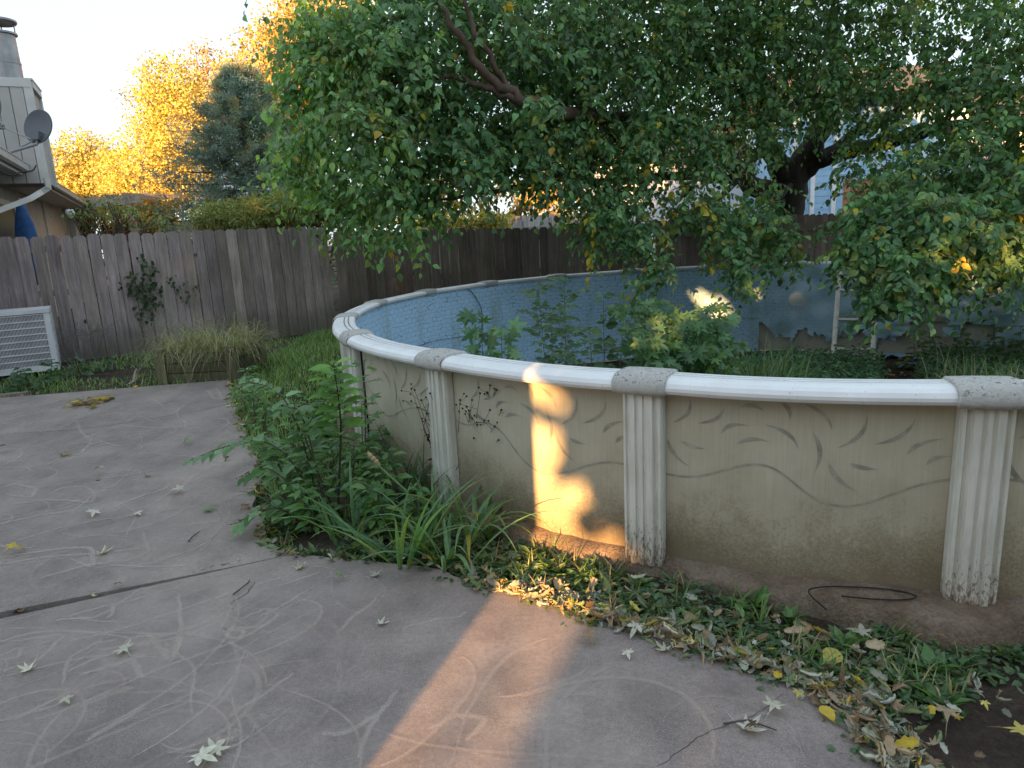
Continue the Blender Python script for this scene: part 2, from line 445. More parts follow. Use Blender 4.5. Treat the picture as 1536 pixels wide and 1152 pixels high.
M['rubber'] = plain('black_cable', (.012, .012, .013), .6, .2, 20)
M['roof'] = plain('roof_shingle', (.09, .085, .085), .9, .4, 25, .2, 0, .6, 40)
M['glass'] = plain('window_dark', (.02, .025, .035), .15, .2, 3, .5)
M['cloth'] = plain('blue_fabric', (.03, .09, .24), .8, .3, 10)
M['ladder'] = plain('ladder_plastic', (.80, .72, .66), .55, .2, 9)
M['wire'] = plain('galvanised_wire', (.16, .16, .17), .5, .2, 20, .4, .5)
exec_parts = True

# ================================================================== GROUND
def structure(o): return tag(o, kind='structure')
def mk_ground():
    mb = MB()
    xs = np.concatenate([[-150, -80, -45, -25, -16], np.arange(-11, 9.01, .25), [12, 18, 30, 60, 150]])
    ys = np.concatenate([[-120, -60, -30, -16, -9], np.arange(-5, 16.01, .25), [20, 28, 40, 70, 160, 400]])
    X, Y = np.meshgrid(xs, ys, indexing='ij')
    Z = gz(X, Y)
    bump = .012 * np.sin(X * 5.1 + 2 * np.sin(Y * 3.3)) + .012 * np.sin(Y * 6.7 + 2 * np.sin(X * 2.9))
    r = np.hypot(X - CX, Y - CY)
    Z = Z - .035 + bump * .6
    k = r > CR + .03
    keep = k[:-1, :-1] & k[1:, :-1] & k[:-1, 1:] & k[1:, 1:]
    mb.grid(np.stack([X, Y, Z], -1), keep=keep)
    T, Q = np.meshgrid(np.linspace(0, 2 * np.pi, 300), np.linspace(CR + .03, CR + .5, 4), indexing='ij')
    x = CX + Q * np.cos(T); y = CY + Q * np.sin(T)
    mb.grid(np.stack([x, y, gz(x, y) - .045 + .006 * np.sin(x * 5.1 + 2 * np.sin(y * 3.3)) + .006 * np.sin(y * 6.7 + 2 * np.sin(x * 2.9))], -1))
    return structure(mb.build('ground', M['soil'], smooth=True, origin=(0, 0, 0)))
mk_ground()

# ---- concrete patio: two slabs with a dark stepped joint
PY = A_([-6, 1.0, 1.93, 2.1, 2.25, 2.35, 2.40, 2.47, 2.73, 2.96, 3.18, 3.45, 3.55, 3.65, 3.75, 4.1, 4.41, 5.16, 6.18, 7.09, 7.95])
PX = A_([1.5, 1.22, 1.18, 1.165, 1.15, 1.12, 1.02, .86, .51, .21, -.13, -.51, -.82, -1.15, -1.42, -1.62, -1.79, -2.0, -2.5, -2.94, -3.30])
def xr(y): return np.interp(y, PY, PX)
def slab_lift(x): return .03 * np.clip((-1.6 - x) / 5.5, 0, 1) ** .7
def slab(rows_y, left_y, lift, name):
    mb = MB()
    t = np.linspace(0, 1, 40) ** .8
    P = []
    for yr, yl in zip(rows_y, left_y):
        x = -9 + t * (float(xr(yr)) + 9 + .018 * math.sin(yr * 17) + .012 * math.sin(yr * 41)); y = yl + t * (yr - yl)
        if lift and not P: y = y + .045 * np.clip((-1.6 - x) / 1.0, 0, 1)
        z = gz(x, y) + (slab_lift(x) if lift else 0)
        P.append(np.stack([x, y, z], -1))
    P = A_(P)
    mb.grid(P)
    per = np.concatenate([P[:, -1], P[-1, ::-1][1:], P[::-1, 0][1:], P[0][1:]])
    low = per - [0, 0, .13]
    mb.grid(np.stack([per, low]))
    return structure(mb.build(name, M['patio'], origin=(0, 0, 0)))
ry = np.concatenate([np.linspace(-6, 1.8, 14), np.linspace(1.9, 3.70, 46)])
slab(ry, np.interp(ry, [-6, 1.8, 3.70], [-6, -1.2, .38]), 0, 'patio')
ry = np.concatenate([[3.706], np.linspace(3.8, 7.93, 34)])
slab(ry, np.interp(ry, [3.706, 7.93], [.415, 7.1]), .026, 'patio')
# scuffed pale scribbles on the patio
def mk_scratches():
    mb = MB()
    S = []   # photo-traced main strokes: pixel polylines + width (m)
    S += [([(150, 975), (215, 965), (275, 945), (330, 925), (375, 905)], .018), ([(268, 890), (272, 940), (262, 985), (255, 993), (235, 965), (222, 950)], .02),
          ([(255, 993), (278, 952), (150, 985), (95, 1010)], .016), ([(120, 1012), (190, 992), (225, 980)], .02), ([(190, 985), (188, 965), (200, 955), (260, 950)], .018),
          ([(200, 990), (213, 1018)], .02), ([(335, 940), (345, 958), (365, 955), (366, 945), (330, 945), (350, 905), (310, 918)], .016),
          ([(345, 942), (395, 940), (420, 922), (398, 912), (360, 930)], .016), ([(120, 1060), (165, 1040), (200, 1030)], .03), ([(95, 1028), (100, 990), (140, 965), (175, 960)], .014),
          ([(170, 905), (170, 920), (160, 928)], .016), ([(100, 925), (160, 908), (200, 900), (270, 880)], .018), ([(85, 930), (150, 925), (215, 880)], .014),
          ([(0, 990), (30, 985), (30, 970), (0, 985)], .014), ([(0, 1005), (45, 1000), (95, 955), (100, 950), (20, 962)], .014),
          ([(325, 1105), (330, 1112), (350, 1105), (355, 1095)], .02), ([(345, 1070), (400, 1040), (440, 1010)], .014), ([(480, 1100), (520, 1100), (575, 1065), (595, 1035)], .02),
          ([(535, 1140), (555, 1090), (570, 1070)], .016), ([(405, 882), (440, 872), (480, 858)], .018), ([(390, 925), (430, 905), (470, 880)], .014), ([(610, 940), (650, 930), (690, 925), (698, 918)], .016),
          ([(215, 1060), (240, 1045), (190, 1075), (130, 1110)], .025), ([(20, 1080), (60, 1060), (100, 1040)], .016), ([(640, 1095), (690, 1070), (730, 1080), (700, 1110)], .022)]
    # upper slab scribbles
    S += [([(5, 735), (20, 728), (55, 735), (50, 750), (10, 745)], .022), ([(75, 745), (90, 735), (130, 732), (145, 745), (135, 758), (95, 752)], .02), ([(20, 760), (70, 752), (140, 755)], .02),
          ([(35, 680), (30, 690), (10, 700)], .018), ([(70, 700), (90, 690), (120, 684), (140, 665), (115, 668), (70, 678)], .02), ([(145, 662), (175, 672), (205, 668)], .018),
          ([(245, 668), (270, 660), (292, 658)], .02), ([(220, 605), (230, 600), (245, 612)], .022), ([(205, 555), (200, 575), (190, 580)], .02), ([(310, 588), (322, 600), (338, 602)], .03), ([(325, 585), (335, 602), (345, 595)], .03),
          ([(225, 600), (240, 590), (270, 585), (285, 575)], .022), ([(115, 635), (122, 650), (132, 660)], .02), ([(160, 720), (190, 715), (240, 705)], .02), ([(165, 765), (215, 745), (250, 735), (255, 725)], .02),
          ([(0, 790), (60, 775), (110, 770), (140, 745)], .024), ([(0, 840), (70, 828), (140, 822), (140, 855), (105, 840)], .022), ([(10, 848), (70, 838), (150, 832), (210, 825)], .018), ([(165, 850), (215, 852), (275, 850)], .016),
          ([(60, 870), (130, 850), (170, 845)], .02), ([(180, 640), (240, 645), (300, 640)], .02), ([(275, 630), (280, 645)], .02), ([(300, 615), (350, 605)], .016), ([(215, 800), (220, 820), (225, 830)], .02)]
    for pts, w in S:
        P = A_([gp(*q) for q in pts])
        u = np.linspace(0, len(P) - 1, max(6, len(P) * 6))
        # Catmull-ish smoothing by two passes of averaging
        Q = np.stack([np.interp(u, np.arange(len(P)), P[:, k]) for k in range(3)], 1)
        for _ in range(3): Q[1:-1] = (Q[:-2] + 2 * Q[1:-1] + Q[2:]) / 4
        Q[:, :2] += rng.normal(0, .003, (len(Q), 2))
        ribbon(mb, Q, w * 1.9)
    for k in range(430):
        x0 = rng.uniform(-6.2, -1.2); y0 = rng.uniform(1.6, 7.5)
        if k > 360: x0 = rng.uniform(-2.6, .9); y0 = rng.uniform(1.7, 3.4)
        a = rng.uniform(0, 6.28) if rng.random() < .3 else rng.normal(.35, .5); ca = rng.normal(0, 1.6); n = 18; L = rng.uniform(.3, 1.3)
        th = a + ca * np.linspace(0, 1, n) ** 1.4 + .25 * np.sin(np.linspace(0, rng.uniform(2, 8), n))
        x = x0 + np.cumsum(np.cos(th)) * L / n; y = y0 + np.cumsum(np.sin(th)) * L / n
        ok = (x < xr(y) - .08).all() and (y < 7.7).all() and (np.abs(y - (3.72 + .424 * (x + 1.4))) > .07).all()
        if ok: ribbon(mb, np.stack([x, y, gz(x, y)], 1), rng.uniform(.012, .036), rng.uniform(.35, .95))
    return structure(mb.build('patio_scuffs', M['scratch'], origin=(0, 0, 0)))
RIB = [0]
def ribbon(mb, Q, w, a=1.0):
    t = np.gradient(Q[:, :2], axis=0); t = unit(t)
    s = np.stack([-t[:, 1], t[:, 0]], 1) * (w / 2) * (1 - .5 * np.abs(np.linspace(-1, 1, len(Q))) ** 3)[:, None]
    up = .0002 + (.0012 + slab_lift(Q[:, 0])) * (Q[:, 1] > 3.70 + .424 * (Q[:, 0] + 1.4))
    z = gz(Q[:, 0], Q[:, 1]) + up + .0006 + RIB[0] * 3e-6
    RIB[0] += 1
    P = np.stack([np.column_stack([Q[:, :2] + k * s, z]) for k in (-1, -.35, .35, 1)])
    mb.grid(P, 0, np.stack([np.full((len(Q), 3), k * a) for k in (0, .72, .72, 0)]))
mk_scratches()

def mk_cracks():
    mb = MB()
    for pts, w in (([(985, 1150), (1020, 1122), (1062, 1096), (1118, 1076), (1178, 1042)], .0022), ([(0, 655), (110, 648), (205, 634), (300, 618), (352, 606)], .006), ([(345, 905), (372, 893), (378, 878)], .004), ([(960, 760), (0, 0)][:1] * 2, .003)):
        if pts[0] == pts[-1]: continue
        P = A_([gp(*q) for q in pts]); u = np.linspace(0, len(P) - 1, 40); Q = np.stack([np.interp(u, range(len(P)), P[:, k]) for k in range(3)], 1)
        Q[:, :2] += np.cumsum(rng.normal(0, .0025, (40, 2)), 0); ribbon(mb, Q, w)
    return structure(mb.build('patio_cracks', M['acdark'], origin=(0, 0, 0)))
mk_cracks()

# ---- rough concrete footing under the pool wall
def mk_foot():
    mb = MB()
    th = np.linspace(0, 2 * np.pi, 420)
    o = .105 + .035 * np.sin(th * 13) + .03 * np.sin(th * 37 + 1) + .018 * np.sin(th * 91) + rng.normal(0, .012, 420)
    o += .09 * np.exp(-((th - (2 * np.pi + PH - .02)) / .05) ** 2) + .05 * np.exp(-((th - (2 * np.pi + PH - .16)) / .06) ** 2)
    o[-1] = o[0]
    prof = []
    for dr, z in ((-.06, .048), (.02, .05), (None, .028), ('e', .0), ('f', -.12)):
        r = CR + (o * .82 if dr is None else o if dr == 'e' else o + .02 if dr == 'f' else dr)
        r = np.broadcast_to(r, th.shape)
        zz = z + .008 * np.sin(th * 29) + rng.normal(0, .005, 420) * (dr != -.06)
        gl = gz(CX + r * np.cos(th), CY + r * np.sin(th))
        zz = zz + np.clip(gl, 0, .3)
        prof.append(np.stack([CX + r * np.cos(th), CY + r * np.sin(th), zz], -1))
    mb.grid(A_(prof))
    return structure(mb.build('footing_pavement', M['footing'], smooth=True, origin=(CX, CY, 0)))
mk_foot()

# ================================================================== POOL
pool = thing('swimming_pool', (CX, CY, 0), 'round above-ground swimming pool with cream wall, white posts and torn blue liner', 'pool')
DA = 2 * np.pi / NP
def pang(i): return PH - i * DA
def mk_pool():
    # wall: outer and inner skins
    mb = MB()
    n = 504; th = np.linspace(0, 2 * np.pi, n + 1)
    zs = np.linspace(.03, RIM - .03, 9)
    for r, zs in ((CR, np.linspace(.03, RIM - .03, 9)), (CR - .012, np.linspace(FLOOR - .05, RIM - .03, 9))):
        P = np.stack([np.stack([CX + r * np.cos(th), CY + r * np.sin(th), np.full(n + 1, z) + (0 if k else np.clip(gz(CX + r * np.cos(th), CY + r * np.sin(th)), 0, .3) * .0)], -1) for k, z in enumerate(zs)])
        mb.grid(P, 0 if r == CR else 2)
    # printed wave line and leaf-shaped strokes, per panel (u 0..1 across the panel from left post to right post, v 0..1 from rail to base)
    def pt(i, u, v):
        a = pang(i) - DA + DA * (.07 + .86 * u)      # panel between post i+1 (left) and post i (right)
        return pol(a, CR + .002, (RIM - .10) + (.07 - (RIM - .10)) * v)
    marks = [((.03, .17), (.095, .01), .18), ((.125, .16), (.23, .05), .2), ((.285, .05), (.375, .065), -.25), ((.415, -.01), (.465, .11), -.15), ((.51, .01), (.61, .15), -.14),
             ((.22, .21), (.325, .155), -.25), ((.28, .265), (.40, .24), -.2), ((.38, .14), (.50, .27), -.16), ((.545, .165), (.555, .40), -.1), ((.63, .25), (.72, .05), .15),
             ((.75, .22), (.875, .07), .15), ((.855, .27), (.97, .175), -.15), ((.92, .32), (1.0, .27), -.2), ((.605, .33), (.71, .49), .12), ((.675, .33), (.77, .355), .1),
             ((.065, .275), (.16, .31), .12), ((.01, .27), (.1, .43), .12)]
    waves = {0: [(0, .49), (.05, .5), (.12, .49), (.2, .45), (.28, .395), (.36, .37), (.41, .38), (.47, .44), (.53, .52), (.59, .57), (.66, .585), (.73, .56), (.82, .49), (.9, .43), (1, .39)],
             1: [(0, .38), (.1, .40), (.2, .34), (.28, .345), (.35, .40), (.43, .53), (.5, .60), (.56, .63), (.64, .62), (.75, .55), (.85, .49), (.93, .46), (1, .47)],
             2: [(0, .30), (.1, .36), (.2, .45), (.3, .53), (.4, .55), (.5, .52), (.62, .44), (.75, .38), (.88, .36), (1, .38)]}
    for i in range(NP):
        w = waves.get(i, waves[0 if i % 2 else 1])
        u = np.linspace(-.06, 1.06, 60); uu = A_([q[0] for q in w]); vv = A_([q[1] for q in w])
        v = np.interp(u, uu, vv)
        for _ in range(4): v[1:-1] = (v[:-2] + 2 * v[1:-1] + v[2:]) / 4
        mb.grid(np.stack([A_([pt(i, a, b - .007) for a, b in zip(u, v)]), A_([pt(i, a, b + .007) for a, b in zip(u, v)])]), 1)
        for (a, b, c) in marks:
            if i == 1: a = ((a[0] * .92 + .10), a[1] + .015); b = ((b[0] * .92 + .10), b[1] + .015)
            if b[0] > 1.02: continue
            a = A_(a); b = A_(b); d = b - a; nn = A_([-d[1], d[0]])
            s = np.linspace(0, 1, 9)
            cen = a + s[:, None] * d + (4 * s * (1 - s) * c)[:, None] * nn
            wd = (np.sin(np.pi * s ** .75)) * .0108
            dl = unit(nn * A_([1.25, .9])) ; 
            off = wd[:, None] * dl * A_([.8, 1.15])
            mb.grid(np.stack([A_([pt(i, *q) for q in cen - off]), A_([pt(i, *q) for q in cen + off])]), 1)
    mb.build('wall', [M['wall'], M['mark'], M['innerwall']], pool, smooth=True)
    # fluted posts
    prof = [(-.105, 0), (-.105, .045), (-.098, .062), (-.085, .066), (-.078, .056), (-.066, .056), (-.060, .078), (-.030, .082), (-.026, .072), (-.014, .072), (-.010, .082), (.010, .082), (.014, .072), (.026, .072), (.030, .082),
            (.060, .078), (.066, .056), (.078, .056), (.085, .066), (.098, .062), (.105, .045), (.105, 0)]
    for i in range(NP):
        a = pang(i); e = A_([math.cos(a), math.sin(a), 0]); tq = A_([-math.sin(a), math.cos(a), 0])
        b0 = pol(a, CR, 0)
        zb = {0: -.065, 1: -.01}.get(i, float(gz(*(b0[:2] + e[:2] * .1))) - .03)
        mb = MB()
        rows = []
        for z, k in ((zb, .8), (zb + .025, 1.0), (.3, 1.0), (.6, 1.0), (RIM - .05, 1.0)):
            rows.append(A_([pol(a, CR, z) + tq * x * (1 if k == 1 else .96) + e * (y * k + .003) for x, y in prof]))
        mb.grid(A_(rows))
        bot = rows[0]; mb.add(bot, [tuple(range(len(bot)))])
        if i == 3:      # dark gap where the wall sheets meet beside this post
            sl = MB(); sl.box(pol(a + .118 / CR, CR + .006, (RIM + .1) / 2 - .05), (.016, .012, RIM - .16), 0, ax=[tq, e, A_([0, 0, 1.0])]); sl.build('seam', M['rubber'], pool)
        o = mb.build('post', M['post'], pool)
        if i == 0: o['label'] = 'white fluted post with brown mud spatter at its foot'
    # rails between posts, caps over them
    rp = A_([(-.085, -.05), (-.10, -.035), (-.10, -.012), (-.088, 0), (-.046, .003), (-.042, -.002), (-.034, -.002), (-.030, .003), (-.008, .003), (-.004, -.002), (.004, -.002), (.008, .003), (.045, .001), (.078, -.006), (.1, -.02), (.112, -.04), (.112, -.056), (.102, -.072), (.088, -.076), (.088, -.06), (-.085, -.05)])
    groove = A_([0, 0, 0, 0, 0, 1, 1, 0, 0, 1, 1, 0, 0, 0, 0, 0, 0, 0, 0, 0, 0.])
    for i in range(NP):
        mb = MB(); a1 = pang(i); a0 = a1 - DA
        ts = np.linspace(.055, .945, 15)
        P = []
        for s in ts:
            a = a0 + DA * s
            sag = -.012 * 4 * s * (1 - s)
            wob = (.004 * math.sin(i * 3.1 + s * 6))
            P.append(A_([pol(a, CR + x + wob, RIM + z + sag * .6) for x, z in rp]))
        cc = np.stack([np.stack([1 - .8 * groove] * 3, -1)] * len(ts))
        mb.grid(A_(P), 0, cc)
        mb.build('top_rail', M['rail'], pool, smooth=False)
        mb = MB(); P = []
        hw = .135 / CR
        for s, k in ((-1, .6), (-1, 1.0), (-.93, 1.08), (-.5, 1.12), (0, 1.13), (.5, 1.12), (.93, 1.08), (1, 1.0), (1, .6)):
            a = a1 + hw * s
            m = A_([(-.09, -.058), (-.108, -.04), (-.108, -.008), (-.092, .004), (-.04, .008), (.04, .008), (.08, 0), (.106, -.018), (.118, -.042), (.118, -.064), (.108, -.084), (.09, -.086), (-.09, -.058)])
            P.append(A_([pol(a, CR + x * (1 if k < 1.05 else k ** .5), RIM + (z + .03) * k - .03 + .004) for x, z in m]))
        mb.grid(A_(P))
        mb.build('cap', M['cap'], pool, smooth=True)
    # liner
    mb = MB()
    na, nz_ = 900, 46
    th = np.linspace(0, 2 * np.pi, na + 1); zz = np.linspace(RIM - .045, FLOOR - .01, nz_)
    T, Z = np.meshgrid(th, zz, indexing='ij')
    def ang(px, far=True):
        p = cyl(px, 440, CR - .03, far); return math.atan2(p[1] - CY, p[0] - CX) % (2 * np.pi)
    a_t = ang(1398); a_r0 = ang(1325); a_r1 = ang(1150); a_h = ang(1475)
    rad = CR - .03 + 0 * T
    wr = .012 * np.sin(T * 31 + 2 * np.sin(Z * 4)) + .01 * np.sin(T * 53 - Z * 7) + .006 * np.sin(T * 17 + Z * 15)
    loose = np.clip((a_r1 + .1 - T) / .25, 0, 1) * np.clip((T - .02) / .2, 0, 1)
    loose = ss(loose)
    rad = rad - .01 - (wr + .015) * (.35 + 1.6 * loose) - .05 * loose * np.clip(.2 - Z, 0, 1)
    # edge of tear hangs inward
    dt = (T - a_t)
    wid = .012 + .05 * np.clip((.88 - Z) / 1.2, 0, 1) + .012 * np.sin(Z * 23) + .008 * np.sin(Z * 61)
    keep = ~((np.abs(dt + .01) < wid) & (Z < .9))
    rad = rad - .10 * np.exp(-((dt - wid) / .03) ** 2) * (dt > -.01) * (Z < .9) * np.clip((.95 - Z) * 2, 0, 1) - .07 * np.exp(-((dt + wid + .01) / .03) ** 2) * (Z < .9) * np.clip((.95 - Z) * 2, 0, 1)
    rag = -.22 + .07 * np.sin(T * 40) + .05 * np.sin(T * 93 + 1) + .035 * np.sin(T * 211)
    m = (T < a_r1 + .02) & (T > a_t - .45)
    keep &= ~(m & (Z < rag * np.clip((a_r1 + .02 - T) / .06, 0, 1)))
    keep &= ~((np.hypot((T - a_h) * CR / 1.5, Z + .05) < .15 + .03 * np.sin(T * 80)))
    keep = keep[:-1, :-1]
    P = np.stack([CX + rad * np.cos(T), CY + rad * np.sin(T), Z], -1)
    P[-1] = P[0]
    dull = np.clip((1.62 - np.where(T > 4, T - 2 * np.pi, T)) / .55, 0, 1)  # mask of the painted tree shade, full on the pool's right side
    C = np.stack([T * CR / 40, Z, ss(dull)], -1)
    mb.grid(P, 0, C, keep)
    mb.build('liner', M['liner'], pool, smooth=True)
    mb = MB()   # hairline crack down the liner
    pts = [cyl(x, y, CR - .075, True) for x, y in ((699, 431), (708, 438), (716, 450), (722, 462), (724, 478), (724, 496))]
    mb.tube(pts, .006, 5)
    tag(mb.build('cable', M['rubber']), 'thin black cable hanging over the rail down the blue pool liner', 'cable')
mk_pool()
def mk_floor():
    mb = MB()
    r = np.linspace(0, CR - .05, 40); th = np.linspace(0, 2 * np.pi, 160)
    Rr, T = np.meshgrid(r, th, indexing='ij')
    x = CX + Rr * np.cos(T); y = CY + Rr * np.sin(T)
    z = FLOOR + .02 * np.sin(x * 3 + np.sin(y * 4)) + .015 * np.sin(y * 7 + x)
    mb.grid(np.stack([x, y, z], -1))
    structure(mb.build('soil', M['soil'], smooth=True, origin=(CX, CY, 0)))
mk_floor()
# black slot beside post 3
# ---- ladder in the pool
def mk_ladder():
    
    l0 = at(1250, 527, 10.75); r0 = at(1309, 533, 10.6); l1 = at(1261, 385, 11.2); r1 = at(1318, 388, 11.1)
    l0[2] = r0[2] = FLOOR
    root = thing('pool_ladder', tuple((l0 + r0) / 2), 'pale beige plastic pool ladder standing on the weedy pool floor', 'ladder')
    for a, b in ((l0, l1), (r0, r1)):
        mb = MB(); mb.tube([a, a * .5 + b * .5, b], [.04, .037, .035], 10); mb.build('rail', M['ladder'], root, smooth=True)
    for k in (.15, .42, .69, .96):
        a = l0 * (1 - k) + l1 * k; b = r0 * (1 - k) + r1 * k
        mb = MB(); ax = [unit(b - a), unit(np.cross(unit(l1 - l0), unit(b - a))), unit(l1 - l0)]
        mb.box((a + b) / 2, (np.linalg.norm(b - a) - .05, .085, .032), ax=ax); mb.build('rung', M['ladder'], root)
mk_ladder()

# ================================================================== FENCES
def fence(line, label, H0, bw, cols, mat, gap=.009, dogear=True, rails='back', name='wooden_fence', jit=.007, topfn=None, step=2.4):
    """line: polyline of (x, y, base z); boards follow it"""
    L = A_(line, float)
    root = thing(name, tuple(L[len(L) // 2]), label, 'fence')
    seg = np.linalg.norm(np.diff(L[:, :2], axis=0), axis=1); cum = np.concatenate([[0], np.cumsum(seg)])
    n = int(cum[-1] / bw)
    mb = MB()
    for i in range(n):
        s = (i + .5) * bw
        k = min(np.searchsorted(cum, s) - 1, len(seg) - 1); k = max(k, 0); t = (s - cum[k]) / seg[k]
        p = L[k] * (1 - t) + L[k + 1] * t; d = unit((L[k + 1] - L[k]) * [1, 1, 0]); nn = A_([d[1], -d[0], 0])
        h = H0 + rng.normal(0, jit) + (topfn(s) if topfn else 0); w = (bw - gap * rng.uniform(.2, 2.2)) / 2; e = min(.035, w * .5) if dogear else .002
        th = .010; lean = rng.normal(0, .002); b0 = -.03
        base = p + nn * rng.normal(0, .0015)
        prof = [(-w, b0), (w, b0), (w + lean, h - e), (w - e + lean, h), (-w + e + lean, h), (-w + lean, h - e)]
        fr = [base + d * x + nn * th + A_([0, 0, z]) for x, z in prof]; bk = [base + d * x - nn * th + A_([0, 0, z]) for x, z in prof]
        c = cols[rng.integers(len(cols))] * np.clip(rng.normal(1, .10), .7, 1.4)
        m = len(prof)
        mb.add(fr + bk, [tuple(range(m)), tuple(range(2 * m - 1, m - 1, -1))] + [(j, m + j, m + (j + 1) % m, (j + 1) % m) for j in range(m)], 0, c)
    mb.build('board_panel', mat, root)
    side = -1 if rails == 'back' else 1
    for zf in ((.2, .55, .9) if rails == 'back' else (.86,)):
        mb = MB()
        for k in range(len(seg)):
            d = unit((L[k + 1] - L[k]) * [1, 1, 0]); nn = A_([d[1], -d[0], 0])
            m = (L[k] + L[k + 1]) / 2 + nn * side * (.012 + .02) + A_([0, 0, H0 * zf])
            hgt = .09 if rails == 'back' else .15
            mb.box(m, (seg[k], .035, hgt), 0, cols[0] * .9, [d, nn, A_([0, 0, 1.0])])
        mb.build('rail', mat, root)
    for s in np.arange(.3, cum[-1], step):
        k = max(min(np.searchsorted(cum, s) - 1, len(seg) - 1), 0); t = (s - cum[k]) / seg[k]
        p = L[k] * (1 - t) + L[k + 1] * t; d = unit((L[k + 1] - L[k]) * [1, 1, 0]); nn = A_([d[1], -d[0], 0])
        mb = MB(); mb.box(p + nn * (-.055 - .045) + A_([0, 0, (H0 - .1) / 2]), (.09, .09, H0 - .1), 0, cols[0] * .8, [d, nn, A_([0, 0, 1.0])])
        mb.build('fence_post', mat, root)
    return root
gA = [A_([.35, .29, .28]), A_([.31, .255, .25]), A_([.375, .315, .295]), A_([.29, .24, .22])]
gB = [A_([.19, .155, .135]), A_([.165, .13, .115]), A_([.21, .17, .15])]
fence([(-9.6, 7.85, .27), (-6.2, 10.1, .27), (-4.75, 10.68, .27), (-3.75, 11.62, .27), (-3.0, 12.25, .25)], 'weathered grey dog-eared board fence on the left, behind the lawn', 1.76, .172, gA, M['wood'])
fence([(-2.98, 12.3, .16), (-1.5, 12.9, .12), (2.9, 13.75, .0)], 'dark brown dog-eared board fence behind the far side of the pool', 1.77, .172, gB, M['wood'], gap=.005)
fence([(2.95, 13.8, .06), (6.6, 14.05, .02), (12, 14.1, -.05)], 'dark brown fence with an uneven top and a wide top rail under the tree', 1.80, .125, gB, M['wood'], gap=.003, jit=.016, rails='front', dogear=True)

# ================================================================== AC UNIT, PLANTER
def mk_ac():
    C = A_([-5.98, 9.04, 0]); C[2] = gz(C[0], C[1]) + .02
    fx = unit(A_([-.85, -.50, 0])); bk = A_([fx[1], -fx[0], 0]); bk = bk if bk[1] > 0 else -bk
    W, D, H = 1.05, .62, .80
    ax = [fx, bk, A_([0, 0, 1.0])]
    root = thing('air_conditioner', tuple(C), 'white louvred air conditioner condenser on the ground by the grey fence', 'air conditioner')
    P = lambda u, v, z: C + fx * u + bk * v + A_([0, 0, z])
    mb = MB(); mb.box(P(W / 2, D / 2, .06 + (H - .12) / 2 - .0), (W - .05, D - .05, H - .1), 0, ax=ax); mb.build('coil', M['acdark'], root)
    mb = MB(); mb.box(P(W / 2, D / 2, H - .02), (W + .02, D + .02, .05), ax=ax); mb.build('top_cover', M['acwhite'], root)
    mb = MB(); mb.box(P(W / 2, D / 2, .03), (W + .01, D + .01, .06), ax=ax); mb.build('base_pan', M['acwhite'], root)
    for u, v in ((.03, .03), (.03, D - .03), (W - .03, .03), (W - .03, D - .03)):
        mb = MB(); mb.box(P(u, v, H / 2), (.062, .062, H - .1), ax=ax); mb.build('corner_post', M['acwhite'], root)
    mb = MB()
    for k in range(9):
        z = .07 + (H - .13) * k / 8; mb.box(P(W / 2, .012, z), (W - .1, .014, .014), ax=ax)
    for k in range(64):
        u = .06 + (W - .12) * (k + .5) / 64; mb.box(P(u, .018, H / 2), (.0065, .01, H - .12), ax=ax)
    mb.build('grille', M['acwhite'], root)
    mb = MB()
    for k in range(6):
        z = .085 + (H - .15) * (k + .5) / 6; mb.box(P(-.002, D / 2, z), (.02, D - .11, (H - .15) / 6 - .012), ax=ax)
    mb.build('side_panel', M['acwhite'], root)
mk_ac()
def mk_planter():
    a = gp(247, 573); b = gp(352, 568); a[2] = b[2] = min(a[2], b[2]) - .02
    d = unit(b - a); W = np.linalg.norm(b - a); bk = A_([-d[1], d[0], 0]); D = .9; H = .36
    root = thing('planter_box', tuple(a), 'mossy timber planter box at the end of the patio', 'planter')
    P = lambda u, v, z: a + d * u + bk * v + A_([0, 0, z])
    ax = [d, bk, A_([0, 0, 1.0])]
    for (u0, v0, u1, v1) in ((0, 0, W, 0), (0, D, W, D), (0, 0, 0, D), (W, 0, W, D)):
        mb = MB(); L = math.hypot(u1 - u0, v1 - v0); e = unit(P(u1, v1, 0) - P(u0, v0, 0)); q = A_([-e[1], e[0], 0])
        for k in range(3):
            mb.box((P(u0, v0, 0) + P(u1, v1, 0)) / 2 + A_([0, 0, .06 + k * .117]) + q * rng.normal(0, .004), (L - .06, .04, .108), 0, A_([.13, .12, .07]) * rng.uniform(.75, 1.25), [e, q, ax[2]])
        mb.build('side_board', M['wood_plain'], root)
    for u, v in ((0, 0), (W, 0), (0, D), (W, D)):
        mb = MB(); mb.box(P(u, v, .2), (.11, .11, .43), 0, A_([.16, .145, .085]), ax); mb.build('corner_post', M['wood_plain'], root)
    mb = MB(); mb.box(P(W / 2, D / 2, .14), (W - .05, D - .05, .28), 0, ax=ax); mb.build('soil_fill', M['soil'], root)
    # dry arching grass, two tussocks
    for u0, u1, lab, n in ((-.15, .45, 'left tussock of dry straw-coloured grass spilling from the planter', 620), (.4, W + .15, 'right tussock of dry straw-coloured grass spilling from the planter', 700)):
        mb = MB()
        base = A_([P(rng.uniform(u0 + .1, u1 - .1), rng.uniform(.0, D), .27) for _ in range(n)])
        dr = rnd(n) * [1, 1, 0] * .75 + A_([0, -.15, 1.0]); 
        blades(mb, base, dr, rng.uniform(.3, .9, n), rng.uniform(.004, .007, n), rng.uniform(2.2, 5.0, n), mixcol(n, [(.36, .35, .20), (.26, .28, .14), (.42, .38, .24), (.17, .22, .08)]), 6)
        tag(mb.build('dry_grass', M['grass']), lab, 'plant', 'tussocks in the planter box')
